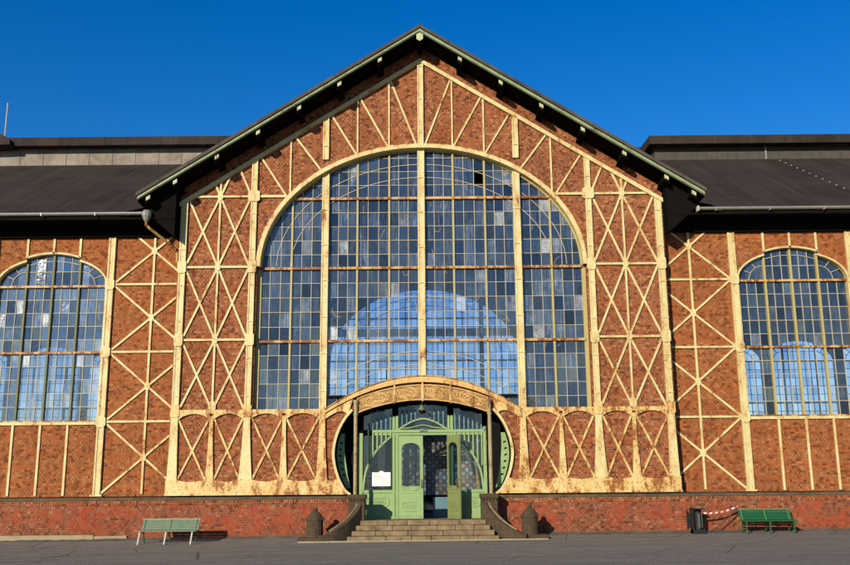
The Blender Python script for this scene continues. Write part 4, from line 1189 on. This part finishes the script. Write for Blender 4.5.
m = MB(); m.add([(bx-.2, by-.14, bz+.30), (bx-.33, by+.02, bz+.10), (bx-.33, by+.02, bz+.80), (bx-.2, by-.14, bz+.52), (bx-.2, by-.115, bz+.30), (bx-.33, by+.045, bz+.10), (bx-.33, by+.045, bz+.80), (bx-.2, by-.115, bz+.52)],
    [(0, 1, 2, 3), (7, 6, 5, 4), (0, 4, 5, 1), (1, 5, 6, 2), (2, 6, 7, 3), (3, 7, 4, 0)]); m.build('side_flap', BLACK, r)
ts = (bx+.16, by-.1, bz+.66); te = (10.42, -.50, bz+.86)
m = MB(); up = []; lo = []; n = 24
for i in range(n+1):
    t = i/n; x = ts[0]+(te[0]-ts[0])*t; y = ts[1]+(te[1]-ts[1])*t; z = ts[2]+(te[2]-ts[2])*t-.14*4*t*(1-t)*.6
    a = .3*sin(t*9); up.append((x, y+.026*sin(a), z+.026*cos(a))); lo.append((x, y-.026*sin(a), z-.026*cos(a)))
m.add(up+lo+[(x, y+.003, z) for x, y, z in up+lo], [(n+1+i, n+2+i, i+1, i) for i in range(n)]+[(2*n+2+i, 2*n+3+i, 3*n+4+i, 3*n+3+i) for i in range(n)])
t_ = m.build('barrier_tape', TAPE, origin=(9.1, -.8, bz+.6)); tag(t_, 'red and white barrier tape sagging between the bin and the dark green bench', 'tape')
m = MB(); m.tube([(10.40, -.52, bz+.80), (10.1, -.50, bz+.50), (9.75, -.48, bz+.22), (9.5, -.47, bz+.06), (9.44, -.49, bz+.018)], .016, 6)
t_ = m.build('cord', BLACK, origin=(9.44, -.5, bz)); tag(t_, 'thin black cord slanting from the dark green bench end to the ground', 'cord')

# ------------------------------------------------------------------ lamp and notice
r = empty('hanging_lamp', -.03, .30, 2.9, 'small green bell lamp hanging in the centre of the portal arch', 'lamp')
m = MB(); m.tube([(-.03, .30, 3.34), (-.03, .30, 3.14)], .014, 6); m.tube([(-.03, .30, 3.16), (-.03, .30, 3.20)], .04, 8); m.build('stem', LAMPM, r)
m = MB(); m.lathe([(.03, .27), (.05, .22), (.06, .14), (.10, .06), (.155, .01), (.16, 0.0), (.145, .005), (.03, .10)], (-.03, .30, 2.90), 16); m.build('shade', LAMPM, r, smooth=True)
m = MB(); m.lathe([(.01, -.05), (.04, -.035), (.05, 0), (.04, .04), (.02, .09)], (-.03, .30, 2.90), 10); m.build('bulb', WHITEP, r, smooth=True)
m = MB(); m.box(-1.77, -1.13, DY-.135, DY-.125, .33, .80); m.box(-1.52, -1.38, DY-.137, DY-.127, .80, .845)
t_ = m.build('notice', poster_mat(), origin=(-1.45, DY-.13, .57)); tag(t_, 'white paper notice with a small coloured picture on the left side window', 'notice')

# ------------------------------------------------------------------ trees seen through the hall
def tree(x, y, h, cr, seed, base, lb):
    rn = random.Random(seed); z0 = gz(0, 5)-.05
    r = empty('tree', x, y, z0, lb, 'tree', 'trees behind the hall')
    m = MB(); pts = [(x, y, z0), (x+rn.uniform(-.2, .2), y, z0+h*.3), (x+rn.uniform(-.4, .4), y, z0+h*.6), (x+rn.uniform(-.4, .4), y, z0+h*.85)]
    m.tube(pts, [.3, .22, .14, .04], 8)
    limbs = []
    for k in range(9):
        a = rn.uniform(0, 6.28); zz = z0+h*rn.uniform(.28, .7); q = (x+cos(a)*cr*.8, y+sin(a)*cr*.8, zz+h*rn.uniform(.08, .25)); limbs.append(q)
        m.tube([(x, y, zz), ((x+q[0])/2, (y+q[1])/2, (zz+q[2])/2+.1), q], [.1, .06, .02], 5)
    m.build('trunk', BARK, r)
    m = MB(); cl = [(q[0], q[1], q[2], cr*.45) for q in limbs]+[(x+rn.gauss(0, cr*.4), y+rn.gauss(0, cr*.4), z0+h*rn.uniform(.4, .95), cr*.42) for _ in range(14)]
    for (a, b, c, rad) in cl:
        for _ in range(150):
            v = Vector((rn.gauss(0, 1), rn.gauss(0, 1), rn.gauss(0, .8))).normalized()*rad*rn.uniform(.4, 1.05); p = Vector((a, b, c))+v
            u = Vector((rn.gauss(0, 1), rn.gauss(0, 1), rn.gauss(0, 1))).normalized(); w_ = u.orthogonal().normalized(); s = rn.uniform(.09, .18)
            m.add([p-u*s, p+w_*s*.6, p+u*s, p-w_*s*.6], [(0, 1, 2, 3)])
    m.build('crown', leaf_mat('leaves', base), r)
LB = ['tree behind the hall seen through the bottom panes of the right wing window', 'slim brownish tree behind the hall, through the right wing window beside the column',
      'tree behind the hall seen low in the left wing window', 'low tree behind the hall at the frame edge of the left wing window',
      'broad tree behind the hall seen through the centre of the great window']
for i, (x, y, h, cr, base) in enumerate(((25, 42, 7.2, 3.0, (.10, .09, .035)), (19.5, 46, 6.8, 2.6, (.13, .10, .04)), (-24, 44, 7.0, 3.0, (.06, .09, .03)), (-31, 47, 7.0, 3.2, (.08, .09, .03)), (2.5, 55, 6.6, 3.2, (.07, .10, .03)))):
    tree(x, y, h, cr, 50+i, base, LB[i])

# ------------------------------------------------------------------ light, sky, camera
S = bpy.context.scene
dirv = Vector((.52, 1.0, -.37)).normalized()
el = math.asin(-dirv.z)
sun = bpy.data.lights.new('sun', 'SUN'); sun.energy = 5.0; sun.angle = radians(.5); sun.color = (1.0, .875, .69)
so = bpy.data.objects.new('sun', sun); C.objects.link(so); so.rotation_euler = dirv.to_track_quat('-Z', 'Y').to_euler(); so.location = (-40, -60, 40)
W = bpy.data.worlds.new('World'); S.world = W; W.use_nodes = True; nt = W.node_tree; nt.nodes.clear()
sky = nt.nodes.new('ShaderNodeTexSky'); sky.sky_type = 'NISHITA'; sky.sun_disc = False
sky.sun_elevation = el
to_sun = -dirv; sky.sun_rotation = atan2(to_sun.x, to_sun.y)
sky.air_density = 1.0; sky.dust_density = 0.0; sky.ozone_density = 4.0; sky.altitude = 0
bg = nt.nodes.new('ShaderNodeBackground'); bg.inputs[1].default_value = .110
ow = nt.nodes.new('ShaderNodeOutputWorld'); hs = nt.nodes.new('ShaderNodeHueSaturation'); hs.inputs['Saturation'].default_value = 1.30; hs.inputs['Hue'].default_value = .511; hs.inputs['Value'].default_value = 1.0; nt.links.new(sky.outputs[0], hs.inputs['Color'])
wt = nt.nodes.new('ShaderNodeTexCoord'); wsx = nt.nodes.new('ShaderNodeSeparateXYZ'); nt.links.new(wt.outputs['Generated'], wsx.inputs[0])
wr = nt.nodes.new('ShaderNodeMapRange'); nt.links.new(wsx.outputs[2], wr.inputs[0])     # the air pales towards the horizon
wr.inputs[1].default_value = .02; wr.inputs[2].default_value = .32; wr.inputs[3].default_value = .80; wr.inputs[4].default_value = 1.33
nt.links.new(wr.outputs[0], hs.inputs['Saturation'])
nt.links.new(hs.outputs[0], bg.inputs[0]); nt.links.new(bg.outputs[0], ow.inputs[0])
S.view_settings.view_transform = 'Standard'; S.view_settings.look = 'None'; S.view_settings.exposure = .35; S.view_settings.gamma = 1
S.cycles.transparent_max_bounces = 24; S.cycles.max_bounces = 8; S.cycles.diffuse_bounces = 3

f_px, pit, roll, yaw, xc = 953.217, .22004992, -.0080846, -.00276419, .2099
F = Vector((sin(yaw)*cos(pit), cos(yaw)*cos(pit), sin(pit))); R0 = Vector((cos(yaw), -sin(yaw), 0)); U0 = R0.cross(F)
R = cos(roll)*R0 + sin(roll)*U0; U = -sin(roll)*R0 + cos(roll)*U0
cam = bpy.data.cameras.new('camera'); cam.sensor_width = 36; cam.lens = 36*f_px/850; cam.clip_end = 4000; cam.clip_start = .1
co = bpy.data.objects.new('camera', cam); C.objects.link(co)
M = Matrix(((R.x, U.x, -F.x, xc), (R.y, U.y, -F.y, -33.0), (R.z, U.z, -F.z, OZ), (0, 0, 0, 1)))
co.matrix_world = M; S.camera = co
